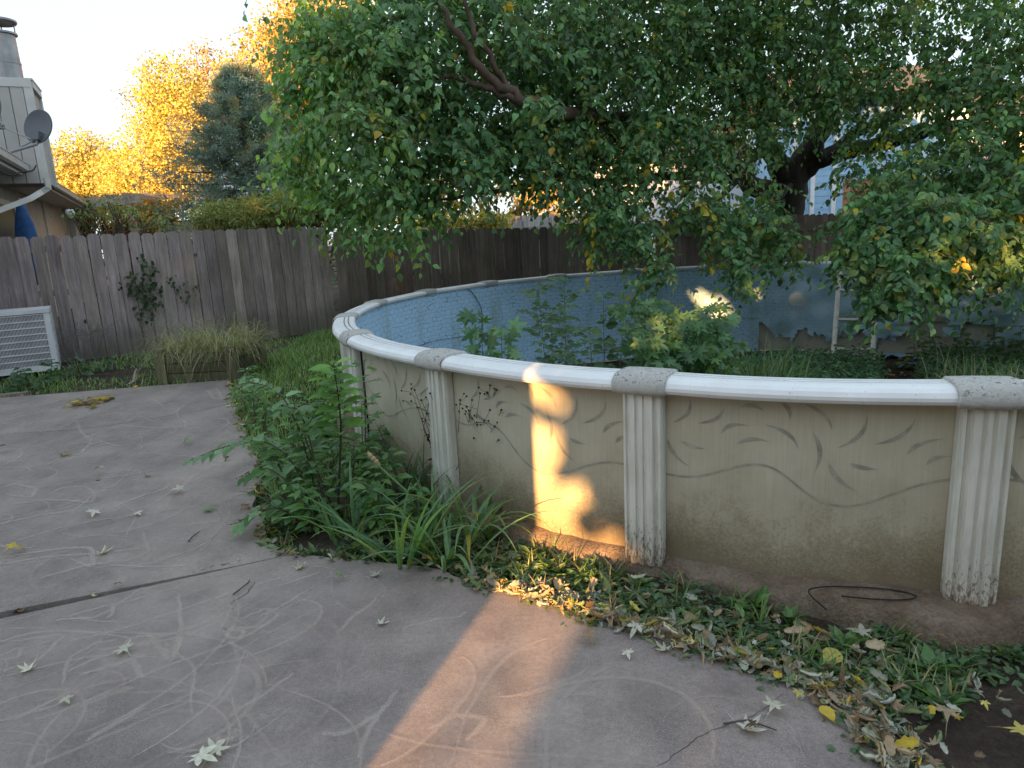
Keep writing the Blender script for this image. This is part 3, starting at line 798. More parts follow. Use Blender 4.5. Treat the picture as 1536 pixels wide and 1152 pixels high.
    # timber edging near the patio's far left corner
mk_planter()
def mk_wire():
    c = gp(132, 545); root_pts = []
    mb = MB()
    for k in range(26):
        a = rng.uniform(0, 6.28); q = c + A_([rng.normal(0, .16), rng.normal(0, .1), 0]); r = rng.uniform(.12, .3); tl = rng.normal(0, .5)
        th = np.linspace(a, a + rng.uniform(2.5, 5), 16)
        mb.tube(np.stack([q[0] + r * np.cos(th), q[1] + r * .5 * np.sin(th), q[2] + .3 + r * np.sin(th + tl) + .1 * np.cos(th * 2)], -1), .0022, 3, cap=False)
    tag(mb.build('wire_mesh', M['wire']), 'tangled roll of thin wire netting between the air conditioner and the fence', 'wire')
mk_wire()
mb = MB(); p, q = gp(-60, 604, .02), gp(42, 594, .02); mb.box((p + q) / 2, (np.linalg.norm(q - p), .09, .06), 0, (.2, .17, .13), [unit(q - p), unit(A_([-(q - p)[1], (q - p)[0], 0])), A_([0, 0, 1.0])])
tag(mb.build('edging_timber', M['wood_plain']), 'weathered timber edging lying along the far left edge of the patio', 'timber')

# ================================================================== NEIGHBOUR'S HOUSE ON THE LEFT
def mk_house():
    E0 = at(-60, 182, 10.0); E1 = at(152, 316, 23.0)       # outer edge of the gutter, near and far
    E0[2] = E1[2] = 3.36
    E0 = at(0, 226, 10.7); ez = E0[2]
    d1 = ray(152, 318); t = (ez - CAMH) / d1[2]; E1 = d1 * t + A_([0, 0, CAMH])
    d = unit((E1 - E0) * [1, 1, 0]); inn = A_([-d[1], d[0], 0])   # into the house (to the left)
    if inn[0] > 0: inn = -inn
    L = np.linalg.norm(E1 - E0); Z = A_([0, 0, 1.0]); E0 = E0 - d * 3.0; L += 3.0
    P = lambda u, v, z: E0 + d * u + inn * v + A_([0, 0, z - ez])
    ax = [d, inn, Z]
    root = thing('neighbour_house', tuple(P(L / 2, 3, 0)), 'cream sided house with a low shingle roof and a tall chimney beyond the left fence', 'house')
    cream = (.50, .47, .43); tr = (.62, .60, .57)
    # wall with grooved vertical siding
    mb = MB()
    n = int((L - .3) / .3)
    for k in range(n):
        mb.box(P(.3 + .15 + k * .3, .75, ez / 2 - .1), (.288, .04, ez - .1), 0, A_(cream) * rng.uniform(.95, 1.05), ax)
    mb.box(P(L / 2, .80, ez / 2 - .1), (L - .2, .04, ez - .12), 0, A_(cream) * .5, ax)
    mb.box(P(L - .1, 3.8, ez / 2 - .1), (.05, 6, ez - .1), 0, A_(cream), ax)
    mb.build('wall', M['siding'], root)
    # soffit + fascia + roof
    mb = MB(); mb.box(P(L / 2, .42, ez - .13), (L, .74, .03), 0, A_(tr) * .9, ax); mb.build('soffit', M['trim'], root)
    mb = MB(); mb.box(P(L / 2, .055, ez - .085), (L, .03, .17), 0, A_(tr) * .95, ax); mb.build('fascia', M['trim'], root)
    mb = MB()
    prof = [(.0, .0), (-.012, -.10), (-.055, -.125), (-.10, -.1), (-.118, -.005), (-.128, -.005), (-.128, .008), (-.108, .008), (-.093, -.09), (-.055, -.11), (-.02, -.09), (-.004, .0)]
    mb.grid(A_([[P(u, v + .04, ez + z) for v, z in prof] for u in (0, L)]), 0, tr); mb.build('gutter', M['trim'], root)
    mb = MB(); slope = .30
    mb.grid(A_([[P(u, v, ez + .03 + slope * v + dz) for v, dz in ((-.02, 0), (-.02, -.03), (4.2, -.03), (4.2, 0), (-.02, 0))] for u in (0, L)]))
    mb.grid(A_([[P(u, v, ez + .03 + slope * (8.4 - v)) for v in (4.2, 8.4)] for u in (0, L)]))
    rf = mb.build('roof', M['roof'], root)
    # chimney chase: placed where the photo shows its right corner
    c = at(46, 120, 12.6); ctop = c[2]
    u0 = (c - E0).dot(d); v0 = (c - E0).dot(inn)
    mb = MB(); W, D = 1.5, .95
    for k in range(7):
        mb.box(P(u0, v0 + .13 + (k + .5) * (W - .13) / 7, (ctop + ez - .3) / 2), (.04, (W - .13) / 7 - .012, ctop - ez + .3), 0, A_((.48, .45, .42)) * rng.uniform(.95, 1.05), ax)
    mb.box(P(u0, v0 + .06, (ctop + ez - .3) / 2), (.055, .13, ctop - ez + .3), 0, tr, ax)
    mb.box(P(u0 + D / 2, v0 + W / 2, (ctop + ez - .3) / 2), (D - .05, W - .06, ctop - ez + .28), 0, A_((.40, .38, .36)), ax)
    mb.box(P(u0 + D, v0 + .05, (ctop + ez - .3) / 2), (.1, .12, ctop - ez + .3), 0, tr, ax)
    mb.box(P(u0 - .004, v0 + W / 2, ctop - .06), (.06, W, .12), 0, tr, ax)
    mb.box(P(u0 + D / 2, v0 + .005, ctop - .06), (D, .05, .12), 0, tr, ax)
    mb.box(P(u0 + D / 2, v0 + W / 2, ctop + .01), (D + .06, W + .06, .03), 0, tr, ax)
    ch = mb.build('chimney', M['siding'], root)
    f0 = at(15, 118, 13.0); ft = at(9, 52, 13.0)[2]
    prof = [(.02, ctop + .02), (.225, ctop + .02), (.225, ctop + .1), (.205, ctop + .1), (.205, ctop + .36), (.212, ctop + .36), (.212, ctop + .39), (.2, ctop + .39), (.195, ft), (.235, ft), (.235, ft + .03), (.19, ft + .04), (.17, ft + .04)]
    mb = MB(); mb.lathe([(r, z) for r, z in prof], (f0[0], f0[1], 0), 24)
    for a in range(4):
        mb.box((f0[0] + .2 * math.cos(a * 1.57 + .5), f0[1] + .2 * math.sin(a * 1.57 + .5), ft + .11), (.015, .015, .2))
    mb.lathe([(.0, ft + .19), (.24, ft + .18), (.26, ft + .2), (.26, ft + .23), (.0, ft + .27)], (f0[0], f0[1], 0), 24)
    fl = mb.build('flue_pipe', M['metal'], ch, smooth=False)
    # door frame, window, light, downspout
    def frame(px0, px1, ytop, name, m, fill, v=.72, zlow=.3):
        a = ray(px0, ytop); b = ray(px1, ytop)
        def hit(r): 
            o = A_([0, 0, CAMH]); q = (P(0, v, 0) - o).dot(inn) / r.dot(inn); return o + r * q
        A1, B1 = hit(a), hit(b); ua = (A1 - E0).dot(d); ub = (B1 - E0).dot(d); zt = A1[2]
        mb = MB(); um = (ua + ub) / 2; w = abs(ub - ua)
        mb.box(P(um, v, (zt + zlow) / 2), (w, .03, zt - zlow), 0, fill, ax); o = mb.build(name, m, root)
        mb = MB()
        for u in (ua, ub): mb.box(P(u, v - .005, (zt + zlow) / 2), (.1, .05, zt - zlow), 0, tr, ax)
        mb.box(P(um, v - .005, zt), (w + .1, .05, .1), 0, tr, ax); mb.build('frame', M['trim'], o)
        return um, zt
    frame(-40, 16, 290, 'window', M['glass'], (1, 1, 1))
    frame(62, 88, 300, 'door', M['siding'], (.55, .50, .44))
    frame(97, 108, 320, 'door', M['siding'], (.20, .19, .17))
    frame(114, 125, 322, 'window', M['glass'], (1, 1, 1), zlow=1.7)
    lp = at(105, 320, 15.6); mb = MB(); mb.lathe([(.0, -.09), (.07, -.08), (.1, 0), (.07, .08), (.0, .09)], lp, 14, 0, (.8, .8, .78)); mb.build('porch_light', M['trim'], root, smooth=True)
    a = at(70, 268, 11.4); pts = [a, a + A_([0, 0, -.14]), at(62, 288, 11.35), at(45, 298, 11.1), at(0, 315, 10.7), at(-40, 330, 10.3)]
    mb = MB(); mb.tube(pts, .055, 4, 0, tr); mb.build('downspout', M['trim'], root)
    # folded blue parasol
    u = at(38, 345, 11.6); mb = MB()
    mb.lathe([(.02, -.9), (.17, -.75), (.2, -.5), (.13, .1), (.05, .42), (.0, .46)], u + A_([0, 0, .0]), 12)
    t_ = thing('patio_parasol', (u[0], u[1], .2), 'folded dark blue parasol under the eave of the left house', 'parasol')
    mb.build('canopy', M['cloth'], t_, smooth=True)
    mb = MB(); mb.tube([(u[0], u[1], .2), u + A_([0, 0, .5])], .02, 6, 0, (.3, .3, .3)); mb.build('pole', M['trim'], t_)
    # dishes
    def dish(c, s, lab, post):
        r_ = thing('satellite_dish', tuple(post), lab, 'satellite dish')
        nrm = unit(A_([-.18, -1.0, .25])); sd = unit(np.cross(nrm, Z)); up = np.cross(sd, nrm); up = up if up[2] > 0 else -up
        mb = MB(); rr = np.linspace(0, 1, 7); th = np.linspace(0, 2 * np.pi, 33)
        for o in (0, -.012):
            G = A_([[c + s * (r * math.cos(t) * sd * .95 + r * math.sin(t) * up) + nrm * (s * .22 * (r * r) - o) for t in th] for r in rr]); mb.grid(G)
        rim = A_([c + s * (math.cos(t) * sd * .95 + math.sin(t) * up) + nrm * s * .22 for t in th]); mb.tube(rim, .009, 5, cap=False)
        mb.build('reflector', M['dishgrey'], r_, smooth=True)
        mb = MB(); b = c - up * s * .62 - nrm * .03
        mb.box(b + nrm * .10, (.13, .13, .1), ax=[sd, up, nrm]); mb.lathe([(.0, -.03), (.075, -.03), (.075, .05), (.0, .05)], b + nrm * .07, 12, ax=[sd, up, nrm]); mb.build('bracket', M['dishgrey'], r_)
        tip = c - sd * 0 + A_([-.50, -.25, .02]) * (s / .27)
        mb = MB(); mb.tube([b - up * .08 + nrm * .06, tip], .012, 6, 0, (.4, .4, .42)); mb.box(tip, (.11, .1, .09), 0, (.3, .3, .3)); mb.box(tip + A_([.05, .0, .03]), (.06, .05, .05), 0, (.5, .5, .5)); mb.build('feed_arm', M['trim'], r_)
        mb = MB(); mb.tube([b + nrm * .12, b + nrm * .13 - Z * .12, A_(post)], .024, 8, 0, (.36, .36, .38)); mb.tube([b + nrm * .12 - Z * .05 + sd * .03, A_(post) + d * .25 + inn * .05], .012, 6, 0, (.36, .36, .38)); mb.build('mast', M['trim'], r_)
        return r_
    c = at(62, 192, 11.5); dish(c, .262, 'dark grey satellite dish on the gutter edge in front of the chimney', P((at(55, 252, 11.6) - E0).dot(d), .1, ez + .05))
    c2 = at(-16, 166, 10.3); dish(c2, .26, 'satellite dish cut by the left edge of the photo, above the near gutter', P((at(-30, 215, 10.4) - E0).dot(d), .1, ez + .05))
    # sagging cables below the gutter
    mb = MB(); pts = [at(-10, 250, 10.2), at(8, 262, 10.4), at(20, 264, 10.5), at(28, 258, 10.7), at(50, 257, 11), at(54, 248, 11.1)]
    u = np.linspace(0, 5, 26); Q = np.stack([np.interp(u, range(6), A_(pts)[:, k]) for k in range(3)], 1)
    for _ in range(4): Q[1:-1] = (Q[:-2] + 2 * Q[1:-1] + Q[2:]) / 4
    mb.tube(Q, .011, 5); tag(mb.build('cable', M['rubber']), 'black cable looping under the gutter of the left house', 'cable')
mk_house()

# ================================================================== THINGS BEYOND THE FENCES
def bgbox(name, mbs): pass
def mk_beyond():
    Z = A_([0, 0, 1.0])
    # pergola
    p0 = at(201, 345, 21); a = at(140, 304, 22); b = at(203, 304, 21)
    root = thing('pergola', (p0[0], p0[1], .2), 'plain timber pergola corner beyond the left fence', 'pergola')
    mb = MB(); mb.box((p0[0], p0[1], (b[2] + .2) / 2), (.16, .16, b[2] - .2), 0, (.36, .25, .17)); mb.build('post', M['wood_plain'], root)
    a[2] = b[2]; mb = MB(); e = unit(b - a); q = A_([-e[1], e[0], 0])
    mb.box((a + b) / 2 + Z * .08, (np.linalg.norm(b - a) + .5, .06, .2), 0, (.40, .33, .27), [e, q, Z]); mb.build('beam', M['wood_plain'], root)
    mb = MB(); 
    for k in range(4): mb.box(b - e * (.1 + .8 * k) + Z * .22 + q * .8, (.05, 2.2, .12), 0, (.40, .33, .27), [e, q, Z])
    mb.build('rafter', M['wood_plain'], root)
    pk = [A_([.46, .36, .30]), A_([.52, .42, .35]), A_([.40, .31, .26])]
    a = at(196, 340, 26); b = at(420, 345, 29); fence([(a[0], a[1], .1), (b[0], b[1], .1)], 'pale sunlit board fence far beyond the left fence', 2.75, .2, pk, M['wood_plain'], name='board_fence')
    a = at(150, 340, 23.5); b = at(199, 342, 23.5); fence([(a[0], a[1], .1), (b[0], b[1], .1)], 'dull red board fence far behind the pergola', 2.6, .2, [A_([.2, .09, .08])], M['wood_plain'], name='board_fence')
    a = at(600, 330, 27); b = at(1000, 330, 28); fence([(a[0], a[1], -.2), (b[0], b[1], -.2)], 'pinkish sunlit privacy fence far behind the pool', 2.6, .22, pk, M['wood_plain'], name='board_fence')
    gy = [A_([.36, .34, .34]), A_([.42, .40, .40])]
    a = at(766, 330, 19); b = at(850, 330, 19); fence([(a[0], a[1], -.2), (b[0], b[1], -.2)], 'grey picket gate panel seen over the brown fence', 2.35, .16, gy, M['wood_plain'], gap=.03, name='picket_fence', rails='front')
    # houses
    def house(x0, x1, yt, Y, lab, col, name, roofc=True, lap=True, trim=(.75, .75, .75)):
        a = at(x0, 330, Y); b = at(x1, 330, Y); zt = at((x0 + x1) / 2, yt, Y)[2]; W = b[0] - a[0]; xm = (a[0] + b[0]) / 2
        root = thing(name, (xm, Y + 3, -.2), lab, 'house')
        mb = MB(); n = int((zt + .2) / .2)
        for k in range(n): 
            mb.box((xm, Y + .02, -.2 + (k + .5) * .2), (W, .05, .19), 0, A_(col) * rng.uniform(.97, 1.03))
        mb.box((xm, Y + 3.05, zt / 2 - .1), (W - .02, 5.98, zt + .2), 0, A_(col)); mb.build('wall', M['siding'], root)
        mb = MB(); mb.grid(A_([[(xm + q * (W / 2 + .35), Y - .4, zt - .02), (xm + q * (W / 2 + .35), Y + 3, zt + 1.5), (xm + q * (W / 2 + .35), Y + 6.4, zt - .02)] for q in (-1, 1)])); mb.grid(A_([[(xm + q * (W / 2 + .35), Y - .4, zt - .14), (xm + q * (W / 2 + .35), Y + 3, zt + 1.38), (xm + q * (W / 2 + .35), Y + 6.4, zt - .14)] for q in (-1, 1)])); mb.build('roof', M['roof'], root)
        for q in (-1, 1):
            mb = MB(); mb.box((xm + q * (W / 2 - .06), Y - .015, zt / 2 - .1), (.16, .05, zt + .2), 0, trim); mb.build('corner_trim', M['trim'], root)
        return root, xm, W, zt
    r_, xm, W, zt = house(900, 1112, 236, 26, 'bright white house behind the brown fence, seen left of the trunk', (.80, .80, .82), 'white_house')
    mb = MB(); mb.box((xm + 1.2, 25.98, 2.0), (.9, .06, 1.1)); o = mb.build('window', M['glass'], r_)
    r_, xm, W, zt = house(1186, 1440, 150, 22, 'light blue sided house with white trim behind the tree', (.36, .58, .80), 'blue_house')
    for px in (1218, 1250):
        q = at(px, 300, 21.96); mb = MB(); mb.box((q[0], q[1], zt / 2), (.13, .05, zt), 0, (.8, .8, .82)); mb.build('trim_board', M['trim'], r_)
    q = at(1197, 300, 21.95); mb = MB(); mb.box((q[0] - .1, q[1], 2.25), (.55, .05, 1.2)); o = mb.build('window', M['glass'], r_)
    mb = MB(); mb.box((q[0] - .1, q[1] - .01, 1.62), (.75, .09, .1), 0, (.8, .8, .8)); mb.build('window_sill', M['trim'], o)
    r_, xm, W, zt = house(1445, 1640, 175, 24, 'grey sided house at the far right behind the tree', (.50, .51, .56), 'grey_house')
    mb = MB(); mb.box((xm - 1.2, 23.98, 3.3), (.8, .06, 1.1)); mb.build('window', M['glass'], r_)
    og = [A_([.42, .19, .10]), A_([.36, .16, .085]), A_([.48, .24, .13])]
    a = at(1262, 330, 17.5); b = at(1640, 330, 17.5); fence([(a[0], a[1], -.1), (b[0], b[1], -.1)], 'orange-brown cedar fence behind the hanging branches at right', 2.75, .17, og, M['wood_plain'], rails='front', name='cedar_fence')
mk_beyond()

# ================================================================== TREES
def clumps(lobes, n_cl, per, csig, T, size, cols, w=None, mb=None, up=.3, wid=1.0, shell=.75, jit=.2):
    """lobes: (centre, (rx, ry, rz)); leaf clumps through the lobes' volume, thicker near their surface"""
    mb = mb or MB()
    vol = A_([(r[0] * r[1] * r[2]) ** (2 / 3) for c, r in lobes]); k = rng.choice(len(lobes), n_cl, p=vol / vol.sum())
    C = A_([lobes[i][0] for i in k]); Rr = A_([lobes[i][1] for i in k])
    dv = unit(rnd(n_cl)); rad = np.where(rng.random(n_cl) < shell, rng.uniform(.72, 1.06, n_cl), rng.uniform(.1, .8, n_cl))
    cen = C + dv * Rr * rad[:, None]
    P = np.repeat(cen, per, 0) + rnd(n_cl * per) * csig * A_([1, 1, .7])
    O = np.repeat(dv, per, 0)
    cc = mixcol(n_cl, cols, w, jit * .8); c2 = np.repeat(cc, per, 0) * np.clip(1 + rng.normal(0, jit, (n_cl * per, 1)), .4, 1.8)
    N = unit(O * .7 + rnd(n_cl * per) * .8 + A_([0, -.2, up]))
    D = unit(rnd(n_cl * per) + O * .5 + A_([0, 0, -.4]))
    leaves(mb, T, P, D, N, rng.uniform(.7, 1.3, n_cl * per) * size, c2, wid=wid)
    return mb, cen
def limbs(mb, base, targets, r0, col, fork=.35, wob=.12):
    base = A_(base)
    for tgt in targets:
        tgt = A_(tgt); n = 7; t = np.linspace(0, 1, n)
        f = base + (tgt - base) * A_([.15, .15, fork])
        p = (1 - t)[:, None] ** 2 * base + (2 * t * (1 - t))[:, None] * f + (t ** 2)[:, None] * tgt
        p[1:-1] += rnd(n - 2) * wob
        mb.tube(p, r0 * (1 - t) ** .8 * .75 + .012, 6, 0, col)
def bgtree(name, label, cat, lobes, cols, w, n_cl, per, csig, size, trunk, r0=.14, bark=(.16, .12, .09), group=None, T=T_DIAM, trunkz=0.0, **k):
    c0 = A_([trunk[0], trunk[1], trunkz])
    root = thing(name, tuple(c0), label, cat, group)
    mb, cen = clumps(lobes, n_cl, per, csig, T, size, cols, w, **k)
    mb.build('crown', M['leaf_far'], root)
    tb = MB(); top = A_([l[0] for l in lobes]).mean(0)
    sel = cen[rng.choice(len(cen), min(26, len(cen)), replace=False)]
    m = c0 + (top - c0) * .35
    tb.tube([c0, c0 * .5 + m * .5 + rnd(1)[0] * .05, m, c0 * .3 + top * .7], [r0, r0 * .85, r0 * .75, r0 * .4], 8, 0, bark)
    limbs(tb, m, sel, r0 * .5, bark); tb.build('trunk', M['bark'], root)
    return root
def LB(px, py, Y, rpx, rz=None, ry=None):
    c = at(px, py, Y); s = Y / FPX
    return (c, (rpx * s, (ry or rpx) * s, (rz or rpx) * s))
yel = [(.54, .45, .14), (.46, .41, .13), (.60, .52, .20), (.36, .37, .12), (.34, .29, .12)]
bgtree('golden_tree', 'small round golden autumn tree just right of the satellite dish', 'tree', [LB(95, 255, 26, 38), LB(128, 235, 26.5, 36), LB(150, 280, 26, 40), LB(110, 305, 26, 45), LB(80, 300, 27, 40)], yel, [3, 4, 2, 3, 2], 1500, 10, .17, .105, at(125, 340, 26.3)[:2], .16, wid=.9)
bgtree('golden_tree', 'tall golden autumn tree standing left of the blue spruce', 'tree', [LB(255, 130, 24, 40), LB(240, 165, 24.5, 42), LB(285, 180, 24, 45), LB(225, 260, 24, 58), LB(270, 245, 23.5, 52), LB(200, 300, 24, 42), LB(180, 270, 25, 34), LB(250, 300, 23.5, 50), LB(230, 205, 24, 26), LB(190, 330, 24, 40)], yel, [4, 4, 2, 2, 1], 3600, 10, .16, .095, at(238, 340, 24)[:2], .2, wid=.9)
bgtree('sparse_tree', 'thin half-bare pinkish golden tree top above the golden tree', 'tree', [LB(303, 110, 27, 30, 38), LB(310, 160, 27, 26, 40), LB(318, 90, 27, 16, 20)], [(.42, .30, .14), (.46, .34, .12), (.36, .25, .15)], None, 330, 6, .14, .11, at(310, 330, 27)[:2], .14)
bgtree('orange_tree', 'orange-gold broadleaf tree rising behind the spruce and the big green crown', 'tree', [LB(420, 110, 21, 62), LB(380, 160, 22, 50), LB(455, 60, 21, 55), LB(470, 150, 21.5, 60), LB(430, 200, 21, 55), LB(500, 30, 22, 60), LB(360, 120, 22, 30), LB(345, 140, 22.5, 26)], [(.50, .37, .14), (.46, .38, .14), (.40, .29, .13), (.32, .31, .12)], None, 3600, 10, .16, .095, at(430, 330, 21.6)[:2], .2)
bgtree('far_tree', 'golden trees seen through the gaps under the green crown', 'tree', [LB(640, 300, 34, 46), LB(700, 275, 35, 50), LB(800, 300, 34, 46), LB(860, 270, 35, 55)], [(.5, .36, .10), (.42, .3, .12), (.3, .3, .1)], None, 600, 9, .2, .2, at(740, 340, 34)[:2], .2)
bgtree('sunlit_bush', 'yellow-green sunlit bush in front of the pinkish far fence', 'bush', [LB(725, 330, 22, 22, 12), LB(690, 335, 22, 18, 9), LB(750, 332, 22, 20, 12), LB(650, 332, 22, 20, 9)], [(.42, .38, .08), (.3, .32, .07), (.5, .36, .12)], None, 260, 10, .09, .1, at(720, 345, 22)[:2], .05)

def mk_spruce():
    b = at(384, 340, 17.5); top = at(375, 96, 17.5)[2]; base = A_([b[0], b[1], .1])
    root = thing('spruce_tree', tuple(base), 'bushy blue-grey spruce behind the left fence', 'tree')
    tb = MB(); tb.tube([base, base + A_([0, 0, top - .5])], [.16, .03], 8, 0, (.14, .11, .09)); 
    pos = []; dr = []; col = []
    cs = A_([(.27, .35, .34), (.19, .26, .25), (.36, .45, .43), (.24, .28, .19), (.40, .30, .17)])
    nb = 900
    for k in range(nb):
        t = rng.random() ** .85; z = .4 + (top - .4) * t
        R_ = (2.9 * (1 - t) ** .72 + .22 + .25 * math.sin(t * 19) * (1 - t)) * rng.uniform(.65, 1.12) * (1.0 if t > .12 else .85); a = rng.uniform(0, 6.28)
        p0 = base + A_([0, 0, z - .1]); e = A_([math.cos(a), math.sin(a), 0])
        R_ *= .85 + .3 * math.sin(a * 3 + t * 7)
        n = 26; s = rng.uniform(.12, 1, n) ** .7
        q = p0 + e * (R_ * s)[:, None] + A_([0, 0, 1.0]) * (.22 * R_ * (s ** 2) - .12 * s)[:, None]
        q = q + rnd(n) * .05
        pos.append(np.repeat(q, 6, 0) + rnd(n * 6) * .028); dr.append(unit(e * .8 + A_([0, 0, .25]) + rnd(n * 6) * .75))
        c = cs[rng.choice(5, p=[.4, .25, .2, .11, .04])] * rng.uniform(.75, 1.25); col.append(np.tile(c, (n * 6, 1)) * rng.uniform(.8, 1.2, (n * 6, 1)))
        if k % 3 == 0: tb.tube([p0, p0 + e * R_ * .5, p0 + e * R_ * .85 + A_([0, 0, .05])], [.02, .013, .005], 4, 0, (.12, .1, .09))
    mb = MB(); pos = np.concatenate(pos); leaves(mb, T_DIAM, pos, np.concatenate(dr), rnd(len(pos)), rng.uniform(.06, .115, len(pos)), np.concatenate(col), wid=.3)
    mb.build('crown', M['leaf_far'], root); tb.build('trunk', M['bark'], root)
mk_spruce()
bgtree('juniper_bush', 'spreading olive juniper beneath the spruce, just over the left fence', 'bush', [LB(330, 325, 15.5, 32, 16), LB(390, 318, 15.5, 46, 24), LB(450, 312, 15.5, 46, 26), LB(500, 310, 16, 46, 28), LB(560, 312, 16, 36, 24)], [(.30, .36, .14), (.26, .32, .13), (.42, .38, .13), (.52, .37, .12)], [4, 4, 2, 1.2], 1000, 18, .09, .11, at(430, 340, 15.8)[:2], .08, wid=.35)
bgtree('rose_vine', 'thin green climbing shrub arching over the fence beside the left house', 'shrub', [LB(150, 315, 15, 20, 16), LB(185, 320, 15, 24, 16), LB(125, 322, 14.5, 16, 10), LB(235, 328, 15, 22, 9), LB(165, 300, 15, 14, 7)], [(.22, .32, .14), (.18, .28, .13), (.34, .36, .14)], None, 80, 5, .1, .075, at(165, 345, 15)[:2], .03)

